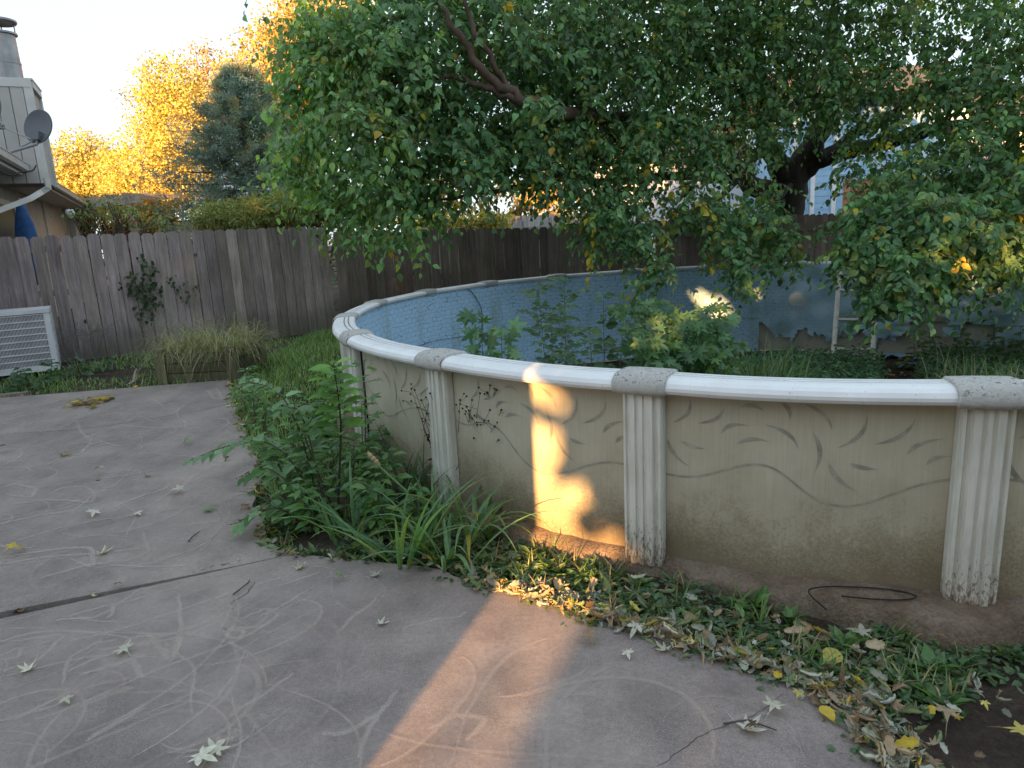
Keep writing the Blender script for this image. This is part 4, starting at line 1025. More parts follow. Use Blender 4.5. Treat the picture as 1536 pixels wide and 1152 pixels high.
# ---- the big broadleaf tree that overhangs the pool
def mk_bigtree():
    tz = -.05
    base = at(1178, 345, 14.9); base[2] = tz
    root = thing('broadleaf_tree', tuple(base), 'huge dark green spreading broadleaf tree overhanging the pool, some leaves yellow', 'tree')
    bk = (.05, .042, .038)
    tb = MB()
    def poly(pts, radii, col=bk, n=9, mbx=None, wob=.02):
        P = A_([at(*q) if len(q) == 3 else q for q in pts]); u = np.linspace(0, len(P) - 1, len(P) * 4)
        Q = np.stack([np.interp(u, range(len(P)), P[:, k]) for k in range(3)], 1)
        for _ in range(2): Q[1:-1] = (Q[:-2] + 2 * Q[1:-1] + Q[2:]) / 4
        Q[1:-1] += rnd(len(Q) - 2) * wob
        r = np.interp(u, range(len(P)), radii)
        (mbx or tb).tube(Q, r, n, 0, col); return Q
    poly([(1172, 452, 14.9), (1180, 325, 14.9), (1188, 266, 14.8)], [.42, .36, .34])
    tb.build('trunk', M['bark'], root, smooth=True)
    Bs = [([(1188, 270, 14.8), (1210, 230, 14.6), (1240, 182, 14.3), (1255, 110, 14), (1250, 20, 14)], [.27, .24, .2, .15, .08]),
          ([(1192, 270, 14.8), (1226, 242, 14.6), (1265, 224, 14.0), (1330, 216, 13.4), (1420, 190, 12.8), (1520, 170, 12)], [.2, .18, .15, .13, .1, .05]),
          ([(1240, 236, 14.3), (1290, 195, 14), (1340, 172, 13.5), (1400, 120, 13)], [.11, .1, .08, .03]),
          ([(1180, 270, 14.8), (1160, 235, 14.6), (1145, 200, 14), (1140, 90, 13.5), (1120, -20, 13)], [.24, .2, .17, .12, .06]),
          ([(1172, 300, 14.9), (1120, 270, 14.6), (1085, 230, 14), (1040, 190, 13), (960, 180, 12), (870, 176, 10.2), (785, 152, 9.0)], [.22, .19, .17, .15, .13, .1, .075]),
          ([(800, 158, 9.1), (780, 150, 8.95), (735, 120, 8.75), (690, 60, 8.6), (650, -10, 8.6)], [.075, .07, .055, .042, .03]), ([(782, 151, 8.95), (730, 134, 8.8), (680, 112, 8.8), (590, 125, 8.9)], [.05, .042, .03, .015]),
          ([(772, 146, 8.95), (740, 95, 8.8), (705, 40, 8.6), (690, -20, 8.6)], [.045, .035, .028, .02]), ([(1120, 270, 14.6), (1020, 262, 13), (920, 270, 12), (820, 275, 11)], [.1, .08, .06, .02]),
          ([(960, 180, 12), (880, 240, 11), (790, 280, 10.2), (650, 300, 9.3)], [.08, .06, .04, .015]), ([(1145, 200, 14), (1060, 120, 13), (980, 50, 12.4)], [.12, .08, .04]),
          ([(1420, 190, 12.8), (1440, 250, 11.5), (1400, 320, 9.5), (1360, 400, 8.2)], [.07, .05, .035, .01]), ([(1520, 170, 12), (1500, 260, 10), (1450, 340, 8.6)], [.05, .035, .012]),
          ([(1150, 215, 14.2), (1090, 290, 12.5), (1030, 330, 11), (985, 390, 10)], [.07, .05, .03, .01]), ([(1190, 275, 14.7), (1150, 320, 13), (1140, 360, 11.5)], [.06, .04, .012])]
    for pts, r in Bs:
        mb = MB(); poly(pts, r, mbx=mb, col=bk if pts[0][2] > 13 and pts[-1][2] > 9.5 else (.10, .07, .052)); mb.build('branch', M['bark'], root, smooth=True)
    # crown lobes (pixel x, y, depth, radius px, relative density)
    Lb = [(470, 60, 9.6, 55, .8), (500, 130, 9.4, 62, .9), (455, 150, 9.8, 45, .65), (480, 230, 9.8, 52, .7), (440, 250, 10.2, 42, .5), (530, 60, 9.2, 60, 1), (560, 200, 8.8, 70, 1), (590, 110, 9, 70, 1), (520, 290, 9.6, 42, .7), (600, 280, 9.0, 52, 1),
          (545, 335, 9.4, 28, .6), (590, 350, 9.2, 22, .4), (640, 30, 9.4, 70, 1), (660, 160, 9.6, 72, 1), (690, 225, 9.4, 66, 1), (640, 300, 9.2, 26, .6), (740, 50, 10, 80, 1), (770, 190, 10.4, 70, 1), (800, 228, 10, 54, 1),
          (830, 100, 10.6, 85, 1), (870, 20, 10.8, 80, 1), (870, 200, 10.6, 62, 1), (860, 270, 10.2, 36, .8), (930, 130, 11.2, 80, 1), (950, 230, 11, 66, 1), (970, 40, 11.4, 80, 1), (920, 300, 10.4, 46, .9), (890, 345, 10, 30, .8), (960, 345, 10, 36, .9), (985, 395, 9.8, 26, .55), (960, 425, 9.6, 20, .35),
          (1040, 110, 11.8, 80, 1), (1030, 220, 11.4, 66, .9), (1070, 20, 12, 80, 1), (1040, 310, 10.8, 46, .9), (1100, 320, 11, 36, .8), (1130, 180, 11.8, 60, .8), (1140, 80, 12, 75, 1), (1150, 350, 10.8, 42, .9), (1110, 395, 10.3, 32, .6), (1170, 380, 10.6, 30, .7), (1090, 365, 10.5, 30, .6),
          (808, 160, 8.75, 24, .8), (1250, 150, 11.6, 36, .6), (1275, 240, 11.4, 24, .4), (1150, 295, 11.2, 32, .6), (1165, 215, 11.4, 22, .35), (1320, 200, 11.4, 40, .6), (1200, 20, 12, 75, .9), (1220, 120, 11.8, 60, .8), (1290, 30, 12, 70, .75), (1290, 130, 11.6, 52, .6), (1300, 270, 12.6, 40, .6), (1360, 60, 11.8, 60, .55), (1380, 150, 11.4, 56, .7), (1450, 30, 11.4, 60, .6), (1450, 130, 11, 58, .55), (1520, 80, 11, 62, .6), (1510, 180, 10.6, 60, .7), (1420, 240, 10.4, 56, .85),
          (1350, 260, 10.2, 44, .8), (1490, 270, 9.8, 50, .9), (1310, 330, 9.2, 48, 1), (1370, 330, 8.8, 54, 1), (1290, 370, 8.8, 36, .8), (1330, 400, 8.4, 42, 1), (1390, 400, 8.4, 36, .75), (1430, 340, 8.8, 50, 1), (1470, 390, 8.6, 40, .85), (1340, 450, 8.2, 26, .7), (1500, 345, 8.8, 46, .9), (1540, 300, 9, 50, .9), (1500, 410, 8.5, 22, .5), (1420, 420, 8.5, 16, .4), (1580, 380, 8.8, 45, .8), (1600, 200, 10, 80, .8), (1600, 60, 10.5, 80, .7)]
    up_row = [(x, -75, 10.6 + .002 * (x - 700), 95, .9 if x > 900 else .4) for x in range(480, 1620, 110)] + [(x, -190, 11.2, 120, .6) for x in range(900, 1620, 150)]
    Lb += up_row
    mb = MB(); tw = MB()
    grn = [(.098, .215, .088), (.125, .26, .10), (.078, .175, .075), (.175, .31, .10), (.22, .32, .105)]
    for (px, py, Y, rp, den) in Lb:
        c = at(px, py, Y); R_ = rp * Y / FPX * 1.02; area = (rp / 50) ** 2
        nt = max(6, int(88 * area * den * (.55 if py < -40 else 1)))
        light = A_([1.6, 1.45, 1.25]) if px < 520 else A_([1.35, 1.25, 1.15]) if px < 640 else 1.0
        warm = px > 880 and 260 < py < 460 and px < 1240
        for k in range(nt):
            dv = unit(rng.normal(0, 1, 3) * A_([1, 1.25, 1])); s = rng.uniform(.25, 1.0) ** .55
            p = c + dv * A_([R_, R_ * 1.5, R_]) * s
            L = rng.uniform(.35, .75) * (.8 if rp < 40 else 1.1); m = int(rng.integers(9, 15)); t = np.linspace(0, 1, m)
            d0 = unit(dv * .7 + rng.normal(0, .55, 3) + A_([-.15, -.25, -.05]))
            q = p - d0 * L * .45 + d0 * (L * t)[:, None] + A_([0, 0, -1]) * (L * .42 * t ** 2)[:, None]
            sd = unit(np.cross(d0, A_([0, 0, 1.0]))) ; sg = np.where(np.arange(m) % 2, 1, -1)[:, None]
            D = unit(d0 * .35 + sd * sg * .75 + A_([0, 0, -.75]) + rnd(m) * .35)
            N = unit(A_([0, -.55, .75]) + dv * .35 + rnd(m) * .5)
            if rng.random() < (.012 if not warm else .11) : c3 = mixcol(m, [(.42, .36, .03), (.30, .34, .04), (.46, .32, .03)], None, .15)
            elif rng.random() < .10: c3 = mixcol(m, [(.15, .23, .05), (.19, .27, .07)], None, .15)
            else:
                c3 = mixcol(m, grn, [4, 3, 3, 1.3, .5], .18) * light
                y_ = rng.random(m) < .008; c3[y_] = (.46, .36, .03)
            c3 = c3 * rng.uniform(.62, 1.45)
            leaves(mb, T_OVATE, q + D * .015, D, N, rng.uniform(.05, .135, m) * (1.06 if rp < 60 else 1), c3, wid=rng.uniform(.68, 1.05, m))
            if py > -60 and k % 2 == 0: tw.tube(q[::3], np.linspace(.006, .002, len(q[::3])), 3, 0, (.13, .10, .07), cap=False)
    mb.build('crown', M['leaf'], root); tw.build('twigs', M['bark'], root)
mk_bigtree()

# ---- unseen house, trees and hedge, inferred from shade and shaped to block low sun
SUN_AZ = A_([.349, .937]); SUN_EL = math.radians(8.2)
def mk_behind():
    root = thing('tan_house', (-13, -8, 0), 'tan house standing behind the patio', 'house')
    h = 2.7; foot = [(-2.05, -2.0), (-6.6, -11.0), (-24, -11.0), (-24, -2.0)]
    mb = MB(); lo_ = [A_((x, y, -.1)) for x, y in foot]; hi = [A_((x, y, h)) for x, y in foot]
    mb.add(lo_ + hi, [(0, 1, 5, 4), (1, 2, 6, 5), (2, 3, 7, 6), (3, 0, 4, 7), (4, 5, 6, 7)], 0, (.72, .68, .62)); mb.build('wall', M['siding'], root)
    mb = MB(); rd = [A_((-6.5, -6.5, h + 1.0)), A_((-24, -6.5, h + 1.0))]
    mb.add([A_((x, y, h + .02)) for x, y in foot] + rd, [(0, 1, 4), (1, 2, 5, 4), (2, 3, 5), (3, 0, 4, 5)]); mb.build('roof', M['roof'], root)
    gc = [(.05, .11, .04), (.08, .14, .05)]
    def bt(lab, lobes, n, tr):
        bgtree('unseen_tree', lab, 'tree', [(A_(c), r) for c, r in lobes], gc, None, n, 9, .3, .34, tr, .25, shell=.55)
    bt('unseen tall green tree behind the tan house, blocking the low sun', [((-17.5, -14, 6.6), (3.2, 1.6, 3.6)), ((-21, -14, 5.6), (2, 1.6, 2.6)), ((-13, -14, 6.2), (3.4, 1.6, 3.4))], 2600, (-15, -14))
    bt('unseen tall green tree at the end of the tan house, blocking the low sun', [((-8.6, -14, 6.3), (2.6, 1.6, 2.7)), ((-4.2, -14, 7.1), (3.0, 1.6, 2.6)), ((-6.5, -14, 7.2), (3, 1.6, 2.2))], 2200, (-2.6, -14))
    bt('unseen tall green tree beside the hedge, blocking the low sun', [((.5, -14, 7.0), (3.4, 1.6, 2.6)), ((4.5, -14, 6.2), (3.6, 1.6, 2.8)), ((9.5, -14, 5.8), (4, 1.6, 2.6))], 2600, (3, -14))
    bgtree('unseen_hedge', 'unseen dense hedge shaped to leave a sun gap beside the tan house', 'hedge', [(A_((x, -12, z)), (.62, .8, .75)) for x in np.arange(-4.5, 12, .95) for z in (.6, 1.7, 2.6, 3.3)] + [(A_((-5.22, -12, 3.42)), (.34, .5, .34)), (A_((-5.05, -12, 2.9)), (.2, .4, .2))], gc, None, 6500, 10, .16, .24, (3, -12), .1, shell=.6)  # unseen sun blocker; last two lobes added to narrow the gap's top
mk_behind()

# ================================================================== LOW VEGETATION
def G(x, y): return float(gz(x, y))
GREEN = [(.09, .20, .065), (.12, .24, .07), (.07, .16, .06), (.16, .28, .085)]
def in_bed(x, y, pad=0):   # strip of soil between the patio and the pool / lawn right of the patio
    return (x > xr(y) + pad) & (np.hypot(x - CX, y - CY) > CR + .02)
def mk_lawn():
    mb = MB()
    def scatter(n, x0, x1, y0, y1, ok, h, w, cols, bend=(.5, 2.4)):
        x = rng.uniform(x0, x1, n); y = rng.uniform(y0, y1, n); k = ok(x, y); x, y = x[k], y[k]; n = len(x)
        if not n: return
        hh = rng.uniform(*h, n) * (.7 + .6 * (np.sin(x * 4.1 + np.sin(y * 3)) * .5 + .5))
        blades(mb, np.stack([x, y, gz(x, y) - .03], 1), rnd(n) * [.45, .45, 0] + A_([0, 0, 1]), hh, rng.uniform(*w, n), rng.uniform(*bend, n), mixcol(n, cols, None, .25), 3)
    g = [(.17, .32, .10), (.22, .38, .12), (.13, .25, .08), (.30, .37, .16)]
    scatter(23000, -3.6, -.9, 4.6, 12.3, lambda x, y: in_bed(x, y, -.04) & (y < 12.25 + .9 * np.minimum(0, x + 3.0)), (.05, .13), (.006, .013), g)
    scatter(9000, -9, -3.2, 7.4, 11.2, lambda x, y: (y > 7.97 - .15 * np.maximum(0, -3.3 - x)) & (y < 10.55 + .75 * np.minimum(0, x + 5.0) + np.maximum(0, x + 4.6) * 1.0) & ~((x < -6.0) & (y > 9.0)) & (np.hypot((x + 5.0) / .7, (y - 8.75) / .35) > .8), (.04, .12), (.006, .012), g)
    tag(mb.build('grass', M['grass'], origin=(0, 0, 0)), 'rough green grass on the lawn between patio, fence and pool', 'grass', kind='stuff')
mk_lawn()
def rosette(n, r, col, T=T_LANCE, up=.35, wid=1.1):
    mb = MB(); a = rng.uniform(0, 6.28) + np.arange(n) * 2.4 + rng.normal(0, .3, n)
    D = np.stack([np.cos(a), np.sin(a), rng.uniform(.1, up * 2.6, n)], 1)
    leaves(mb, T, np.zeros((n, 3)) + rnd(n) * .006, D, A_([0, 0, 1.0]) + rnd(n) * .25, r * rng.uniform(.6, 1.2, n), mixcol(n, col), wid=wid)
    return mb
def mk_cover():
    mb = MB()
    n = 1500; y = rng.uniform(1.75, 4.3, n * 5); x = rng.uniform(-1.6, 3.6, n * 5)
    k = in_bed(x, y, -.05) & (np.hypot(x - CX, y - CY) > CR + .13) & (np.hypot((x - 1.62) / .34, (y - 2.02) / .30) > 1) & (np.sin(x * 5 + 1.3) * np.sin(y * 6.1) > -.55)
    x, y = x[k][:n], y[k][:n]
    for X, Y in zip(x, y):
        h = 1.0 if X < .8 else .8
        t = rng.random(); b = A_([X, Y, G(X, Y) - .028])
        dark = 1.0
        if t < .62:      # lance-leaved rosette
            m = int(rng.integers(5, 10)); a = rng.uniform(0, 6.28, m)
            D = np.stack([np.cos(a), np.sin(a), rng.uniform(.15, 1.3, m)], 1)
            leaves(mb, T_LANCE, b + rnd(m) * .012, D, A_([0, 0, 1.0]) + rnd(m) * .4, rng.uniform(.035, .10, m) * h, mixcol(m, [(.11, .20, .08), (.15, .25, .09), (.085, .16, .065), (.22, .26, .12), (.16, .20, .13)]) * rng.uniform(.75, 1.25), wid=rng.uniform(.7, 1.5))
        elif t < .9:    # small-leaved mat
            m = 16; q = b + rnd(m) * A_([.05, .05, .012]) + A_([0, 0, .025])
            leaves(mb, T_OVATE, q, rnd(m) * [1, 1, .3], A_([0, 0, 1.0]) + rnd(m) * .35, rng.uniform(.018, .04, m), mixcol(m, [(.09, .17, .075), (.12, .20, .10), (.07, .13, .065)]), wid=1.2)
        else:
            m = 9; blades(mb, b + rnd(m) * .015, rnd(m) * [.6, .6, 0] + A_([0, 0, 1.0]), rng.uniform(.06, .17, m), rng.uniform(.004, .009, m), rng.uniform(.5, 2.2, m), mixcol(m, [(.14, .26, .07), (.19, .28, .10), (.36, .30, .18)]), 3)
    tag(mb.build('ground_cover', M['leaf'], origin=(0, 0, 0)), 'low green weeds and clover in the soil along the foot of the pool', 'weeds', kind='stuff')
mk_cover()
DAND = [(740, 862, 1.0, 'leafy green weed beside the yellow leaf at the edge of the iris bed'), (822, 850, 1.15, 'sunlit yellow-green weed in front of the lit patch of pool wall'), (868, 862, 1.0, 'upright lance-leaved weed left of the second white post'), (965, 872, .9, 'weed growing below the foot of the second white post'),
        (1130, 905, 1.2, 'tall single-leaved weed against the footing in the middle of the bed'), (1185, 925, 1.0, 'dandelion rosette left of the cable end'), (1265, 960, 1.2, 'dandelion rosette with broad leaves below the black cable'), (1345, 945, 1.1, 'weed rosette beneath the cable near the bare soil'),
        (1400, 1000, 1.3, 'broad weed rosette in the middle of the right bed'), (1415, 1048, 1.2, 'weed rosette at the rim of the bare soil patch'), (1040, 930, .9, 'small weed rosette in the bed above the leaf litter'), (1240, 1010, 1.0, 'weed growing at the corner of the patio slab')]
for i, (px, py, s, lab) in enumerate(DAND):
    b = gp(px, py, -.03)
    mb = rosette(int(rng.integers(11, 18)), .095 * s, [(.13, .25, .08), (.17, .29, .10), (.10, .20, .07)] if i != 1 else [(.16, .26, .05), (.2, .28, .06)], up=.6, wid=1.5)
    for j in range(len(mb.v)): mb.v[j] = mb.v[j] + b
    tag(mb.build('dandelion', M['leaf'], origin=tuple(b)), lab, 'weed', 'rosette weeds along the pool')

# ---- iris / daylily clumps
def iris(px, py, n, L, w, lab, cols, spread=.14, lean=.5, bend=(.3, 2.0), name='iris_clump', cat='plant', dirbias=(0, 0)):
    b = gp(px, py, -.02); mb = MB()
    a = rng.uniform(0, 6.28, n)
    base = b + np.stack([np.cos(a), np.sin(a), np.zeros(n)], 1) * (spread * rng.random((n, 1)))
    D = np.stack([np.cos(a) * lean + dirbias[0], np.sin(a) * lean + dirbias[1], np.ones(n)], 1) + rnd(n) * .22
    blades(mb, base, D, rng.uniform(*L, n), rng.uniform(*w, n), rng.uniform(*bend, n), mixcol(n, cols, None, .15), 8, fold=.16)
    return tag(mb.build(name, M['leaf'], origin=tuple(b), smooth=False), lab, cat, 'strap-leaved clumps in the bed')
IG = [(.13, .26, .12), (.17, .31, .14), (.10, .21, .10), (.2, .30, .10)]
YG = [(.16, .26, .06), (.2, .28, .06), (.12, .22, .06), (.34, .32, .05)]
iris(600, 835, 20, (.40, .68), (.026, .040), 'large blue-green iris clump at the front of the bed, blades splaying over the patio', IG, .16, .55, (.3, 1.6))
iris(530, 800, 16, (.32, .58), (.022, .034), 'iris clump at the left front of the bed beside the slab joint', IG, .16, .6, (.3, 1.8))
iris(672, 840, 18, (.35, .62), (.024, .036), 'iris clump at the right front of the bed with a drooping yellow-tipped blade', IG[:3] + YG[:1], .15, .6, (.5, 2.4))
iris(715, 795, 22, (.40, .68), (.022, .034), 'arching yellow-green daylily clump below the first white post', YG + IG[:2], .13, .65, (1.4, 3.4), dirbias=(.2, -.05))
iris(650, 800, 24, (.35, .6), (.014, .022), 'narrow-leaved daylily clump in the middle of the bed', IG + YG[:1], .2, .6, (.8, 2.8))
iris(600, 745, 34, (.40, .62), (.010, .016), 'dark narrow grassy clump between the bed and the pool wall', [(.05, .11, .05), (.07, .14, .06), (.04, .09, .045)], .2, .5, (.5, 2.0))
iris(450, 770, 24, (.28, .48), (.014, .022), 'grassy clump at the left edge of the bed by the patio', IG + YG[:1], .16, .7, (.8, 2.6))
iris(655, 740, 24, (.38, .55), (.011, .018), 'dark grassy clump against the pool wall left of the first white post', [(.05, .11, .05), (.07, .14, .06)], .15, .5, (.4, 1.6))
# dried iris seed stalk
def mk_stalk():
    p = A_([at(640, 790, 4.0), at(608, 735, 3.95), at(575, 705, 3.95), at(560, 690, 3.95)]); root = thing('iris_stalk', tuple(p[0]), 'leaning green flower stalk with papery tan seed pods in the iris bed', 'plant')
    mb = MB(); mb.tube(p, [.008, .007, .006, .004], 6, 0, (.16, .24, .1)); mb.build('stalk', M['stem'], root)
    for i, (x, y) in enumerate(((488, 690), (494, 700), (501, 711))):
        c = p[3] * (1 - .3 * i) + p[2] * .3 * i; mb = MB(); mb.tube([c, c + A_([-.015, 0, .03]), c + A_([-.03, 0, .055])], [.006, .016, .003], 7, 0, (.45, .33, .2)); mb.build('seed_pod', M['dry'], root)
mk_stalk()

# ---- leafy saplings and weeds: stem + leaves
def plant(name, pts, lab, cat, leafs, stemcol=(.10, .14, .06), r=.006, group=None, stem_r2=.0025, T=T_FULL, size=(.07, .12), cols=GREEN, wid=1.0, droop=.3, start=.2, ntwo=False, upn=1.0, mat='leaf', side_len=0.0, jit=.25, ang=.9, face=-.25):
    """one stem along pts; `leafs` leaves alternate along it"""
    P = A_(pts); u = np.linspace(0, len(P) - 1, 22); Q = np.stack([np.interp(u, range(len(P)), P[:, k]) for k in range(3)], 1)
    for _ in range(3): Q[1:-1] = (Q[:-2] + 2 * Q[1:-1] + Q[2:]) / 4
    root = thing(name, tuple(P[0]), lab, cat, group)
    st = MB(); st.tube(Q, np.linspace(r, stem_r2, len(Q)), 6, 0, stemcol)
    mb = MB()
    def along(Q, m, s0):
        t = np.linspace(s0, 1, m); i = t * (len(Q) - 1); 
        q = np.stack([np.interp(i, range(len(Q)), Q[:, k]) for k in range(3)], 1)
        tg = unit(np.gradient(Q, axis=0)); tg = np.stack([np.interp(i, range(len(Q)), tg[:, k]) for k in range(3)], 1)
        return q, unit(tg)
    def put(Q, m, s0, sc=1.0):
        q, tg = along(Q, m, s0)
        hz = np.abs(tg[:, 2:3]) < .8
        ph = np.arange(m) * 2.4 + rng.uniform(0, 6)
        rad = np.stack([np.cos(ph), np.sin(ph), np.zeros(m)], 1)
        sd = np.cross(tg, A_([0, 0, 1.0])); sg = np.where(np.arange(m) % 2, 1, -1)[:, None]
        D = np.where(hz, tg * .55 + unit(sd) * sg * ang, rad + tg * .25) + A_([0, 0, -droop]) + rnd(m) * jit * .6
        N = A_([0, 0, upn]) + A_([0, face, 0]) + rnd(m) * jit
        D = unit(D)
        leaves(mb, T, q + D * .02, D, N, rng.uniform(*size, m) * sc * (1 - .35 * np.linspace(0, 1, m) ** 3), mixcol(m, cols, None, .15), wid=wid)
        for a, b in zip(q, q + D * .025): st.tube([a, b], .0018, 3, 0, stemcol, cap=False)
    put(Q, leafs, start)
    if side_len:
        q, tg = along(Q, int(leafs * .45), max(start, .15))
        for a, t_ in zip(q, tg):
            ph = rng.uniform(0, 6.28); d = unit(A_([math.cos(ph), math.sin(ph), .55])); l = side_len * rng.uniform(.5, 1.1)
            S = a + d * (l * np.linspace(0, 1, 7))[:, None] - A_([0, 0, .25]) * (l * np.linspace(0, 1, 7) ** 2)[:, None]
            st.tube(S, np.linspace(.004, .0015, 7), 4, 0, stemcol, cap=False); put(S, max(4, int(l / .035)), .2, .85)
    st.build('stem', M['stem'], root); mb.build('foliage', M[mat], root)
    return root
bright = [(.15, .32, .06), (.18, .36, .08), (.12, .27, .06)]
b = gp(507, 770); plant('sapling', [b, at(512, 640, b[1]), at(507, 590, b[1]), at(500, 545, b[1])], 'tall bright green sapling with tiers of leaves on a dark stem at the pool corner', 'sapling', 34, (.04, .03, .03), .008, T=T_FULL, size=(.15, .21), cols=bright, droop=.05, start=.3, wid=.85, upn=1.6, jit=.15)
b = gp(548, 720); plant('sapling', [b, at(548, 640, b[1]), at(546, 540, b[1])], 'young sapling with pointed lobed leaves close against the second fluted post from the left', 'sapling', 20, (.08, .07, .04), .006, T=T_MAPLE, size=(.10, .16), cols=[(.13, .28, .08), (.1, .23, .07)], droop=.1, start=.35, upn=1.2)
pale = [(.18, .32, .16), (.14, .27, .12), (.21, .36, .19)]
E1 = [((470, 770), [(440, 690), (400, 660), (340, 668), (285, 690)], 'long elm shoot arching left over the patio, its pale leaves in two rows', 26), ((480, 765), [(455, 660), (430, 600), (400, 578), (368, 572)], 'upright elm shoot with pale glossy leaves at the left of the bed', 22),
      ((470, 780), [(430, 720), (400, 700), (365, 715)], 'low elm shoot drooping over the left edge of the bed', 16), ((490, 770), [(460, 640), (445, 610), (420, 615)], 'short elm shoot in the middle of the leafy thicket', 18), ((460, 790), [(420, 760), (390, 765), (355, 785)], 'lowest elm shoot lying over the patio edge with grey-green leaves', 16),
      ((500, 765), [(470, 690), (455, 650), (470, 625)], 'elm shoot standing behind the iris leaves', 18)]
for (bx, by), pts, lab, n in E1:
    b = gp(bx, by); Ys = np.linspace(b[1], b[1] - .1, len(pts) + 1)[1:]
    plant('elm_shoot', [b] + [at(x, y, Y) for (x, y), Y in zip(pts, Ys)], lab, 'sapling', n, (.09, .08, .05), .006, 'elm shoots in the leafy thicket', T=T_FULL, size=(.10, .15), cols=pale + GREEN[:2], droop=.12, start=.15, wid=.85, upn=1.5, jit=.2)
# thicket weeds
W_ = [(400, 690), (425, 715), (450, 735), (470, 710), (500, 725), (530, 740), (560, 750), (580, 735), (420, 750), (455, 765), (490, 770), (520, 775), (545, 700), (570, 700), (440, 680), (480, 665), (600, 770), (385, 650), (372, 620), (395, 625), (620, 790), (590, 800), (475, 800), (560, 790), (510, 690), (440, 790)]
wl = ['leafy weed of the thicket by the patio edge', 'leafy weed of the thicket among the iris blades']
for i, (x, y) in enumerate(W_):
    b = gp(x, y); h = rng.uniform(.25, .5)
    lx, ly = rng.normal(0, .08, 2)
    plant('thicket_weed', [b, b + A_([lx * .5, ly * .5, h * .6]), b + A_([lx, ly, h])], 'leafy green weed crowding the thicket between patio and pool', 'weed', int(rng.integers(14, 26)), (.08, .12, .05), .005, 'leafy weeds of the thicket', T=T_LANCE if i % 3 else T_FULL, size=(.07, .13), cols=GREEN if i % 2 else [(.10, .22, .07), (.13, .26, .08)], droop=.2, start=.1, wid=1.6 if i % 3 else .8, side_len=.14 if i % 2 else 0)
# dead seed-head stalks
def dead(px, py, Y, lab, hs):
    b = gp(px, py); root = thing('dead_weed', tuple(b), lab, 'weed', 'dead weeds against the pool wall')
    st = MB(); hd = MB(); lf = MB(); dk = (.045, .03, .025)
    for (x, y) in hs:
        e = at(x, y, Y + rng.uniform(-.06, .06)); m = b * .45 + e * .55 + A_([rng.normal(0, .05), 0, .05])
        st.tube([b + rnd(1)[0] * .01, b * .6 + m * .4 + A_([.01, 0, .05]), m, e], [.004, .003, .002, .0012], 4, 0, dk, cap=False)
        for k in range(4):
            s = m + (e - m) * rng.uniform(.2, .95); q = s + A_([rng.normal(0, .045), rng.normal(0, .03), rng.uniform(.01, .07)]); st.tube([s, q], .0011, 3, 0, dk, cap=False); st.lathe([(0, -.008), (.0075, 0), (0, .008)], q, 6, 0, dk)
        st.lathe([(0, -.009), (.009, 0), (0, .009)], e, 6, 0, dk)
        q = b + (m - b) * rng.uniform(.2, 1, (5, 1)); leaves(lf, T_LANCE, q, rnd(5) + A_([0, 0, -1.0]), rnd(5), rng.uniform(.03, .06, 5), dk, wid=1.0)
    st.build('stalk', M['stem'], root); lf.build('foliage', M['dry'], root)
dead(722, 730, 3.95, 'blackened dead weed with round seed heads right of the fluted post beside the thicket', [(735, 578), (708, 600), (745, 585), (720, 590), (758, 650), (748, 660), (742, 640), (700, 610), (735, 615), (690, 600), (752, 615)])
dead(668, 740, 4.3, 'blackened dead weed with seed heads left of the fluted post beside the thicket', [(622, 585), (645, 590), (650, 575), (617, 583), (632, 600), (640, 620), (662, 610), (648, 640)])

# ---- inside the pool
def pool_pt(x, y): 
    p = gp(x, y); t = (FLOOR + .02 - CAMH) / (p[2] - CAMH); return A_([p[0] * t, p[1] * t, FLOOR + .02])
def near_floor(px, Y, z=.02):
    z += FLOOR
    p = at(px, 500, Y); return A_([p[0], Y, z])
dkg = [(.085, .19, .08), (.11, .23, .09), (.07, .16, .07), (.15, .27, .10)]
def sap(px, py_top, Y, lab, n, **k):
    b = near_floor(px, Y); tp = at(px, py_top, Y); tp[0] = tp[0]
    return plant(k.pop('name', 'maple_sapling'), [b, b * .5 + tp * .5 + A_([rng.normal(0, .03), 0, 0]), tp], lab, k.pop('cat', 'sapling'), n, r=.008, **k)
mp = dict(T=T_MAPLE, cols=dkg, size=(.17, .27), droop=.35, start=.4, upn=.6, jit=.4, face=-1.0, side_len=.16)
sap(722, 475, 6.2, 'maple sapling inside the pool close to the left liner, taller of the pair', 22, **mp); sap(752, 492, 6.0, 'maple sapling inside the pool, shorter one of the left pair', 20, **mp)
thin = dict(T=T_OVATE, cols=[(.09, .17, .09), (.07, .14, .07), (.12, .2, .1)], size=(.07, .12), droop=.1, start=.35, wid=.8, side_len=.34, upn=.5, face=-.9, name='tall_weed', cat='weed', group='tall weeds in the pool')
sap(808, 440, 7.0, 'tall slender small-leaved weed against the blue liner, left one', 34, **thin); sap(846, 425, 7.2, 'tallest slender weed in the pool with a pale flowering tip', 36, **thin); sap(826, 470, 6.6, 'slender weed between the two tallest weeds', 24, **thin)
sap(905, 445, 7.6, 'broad-leaved thin shoot left of the maple bush in the pool', 16, **{**thin, 'size': (.12, .18), 'side_len': .25, 'wid': .9}); sap(885, 500, 6.6, 'leafy low weed left of the maple bush', 22, **thin); sap(935, 480, 6.8, 'straggly weed at the left foot of the maple bush', 24, **thin)
for i, (x, y, Y) in enumerate(((960, 470, 7.4), (990, 462, 7.6), (1020, 460, 7.8), (1050, 466, 7.6), (1080, 472, 7.8), (1005, 490, 7.0), (1045, 492, 7.1), (975, 500, 6.8), (1075, 500, 7.1))):
    sap(x, y, Y, 'dark maple sapling of the bushy clump in the middle of the pool', 26, group='maple clump in the pool', **{**mp, 'start': .25, 'side_len': .34})
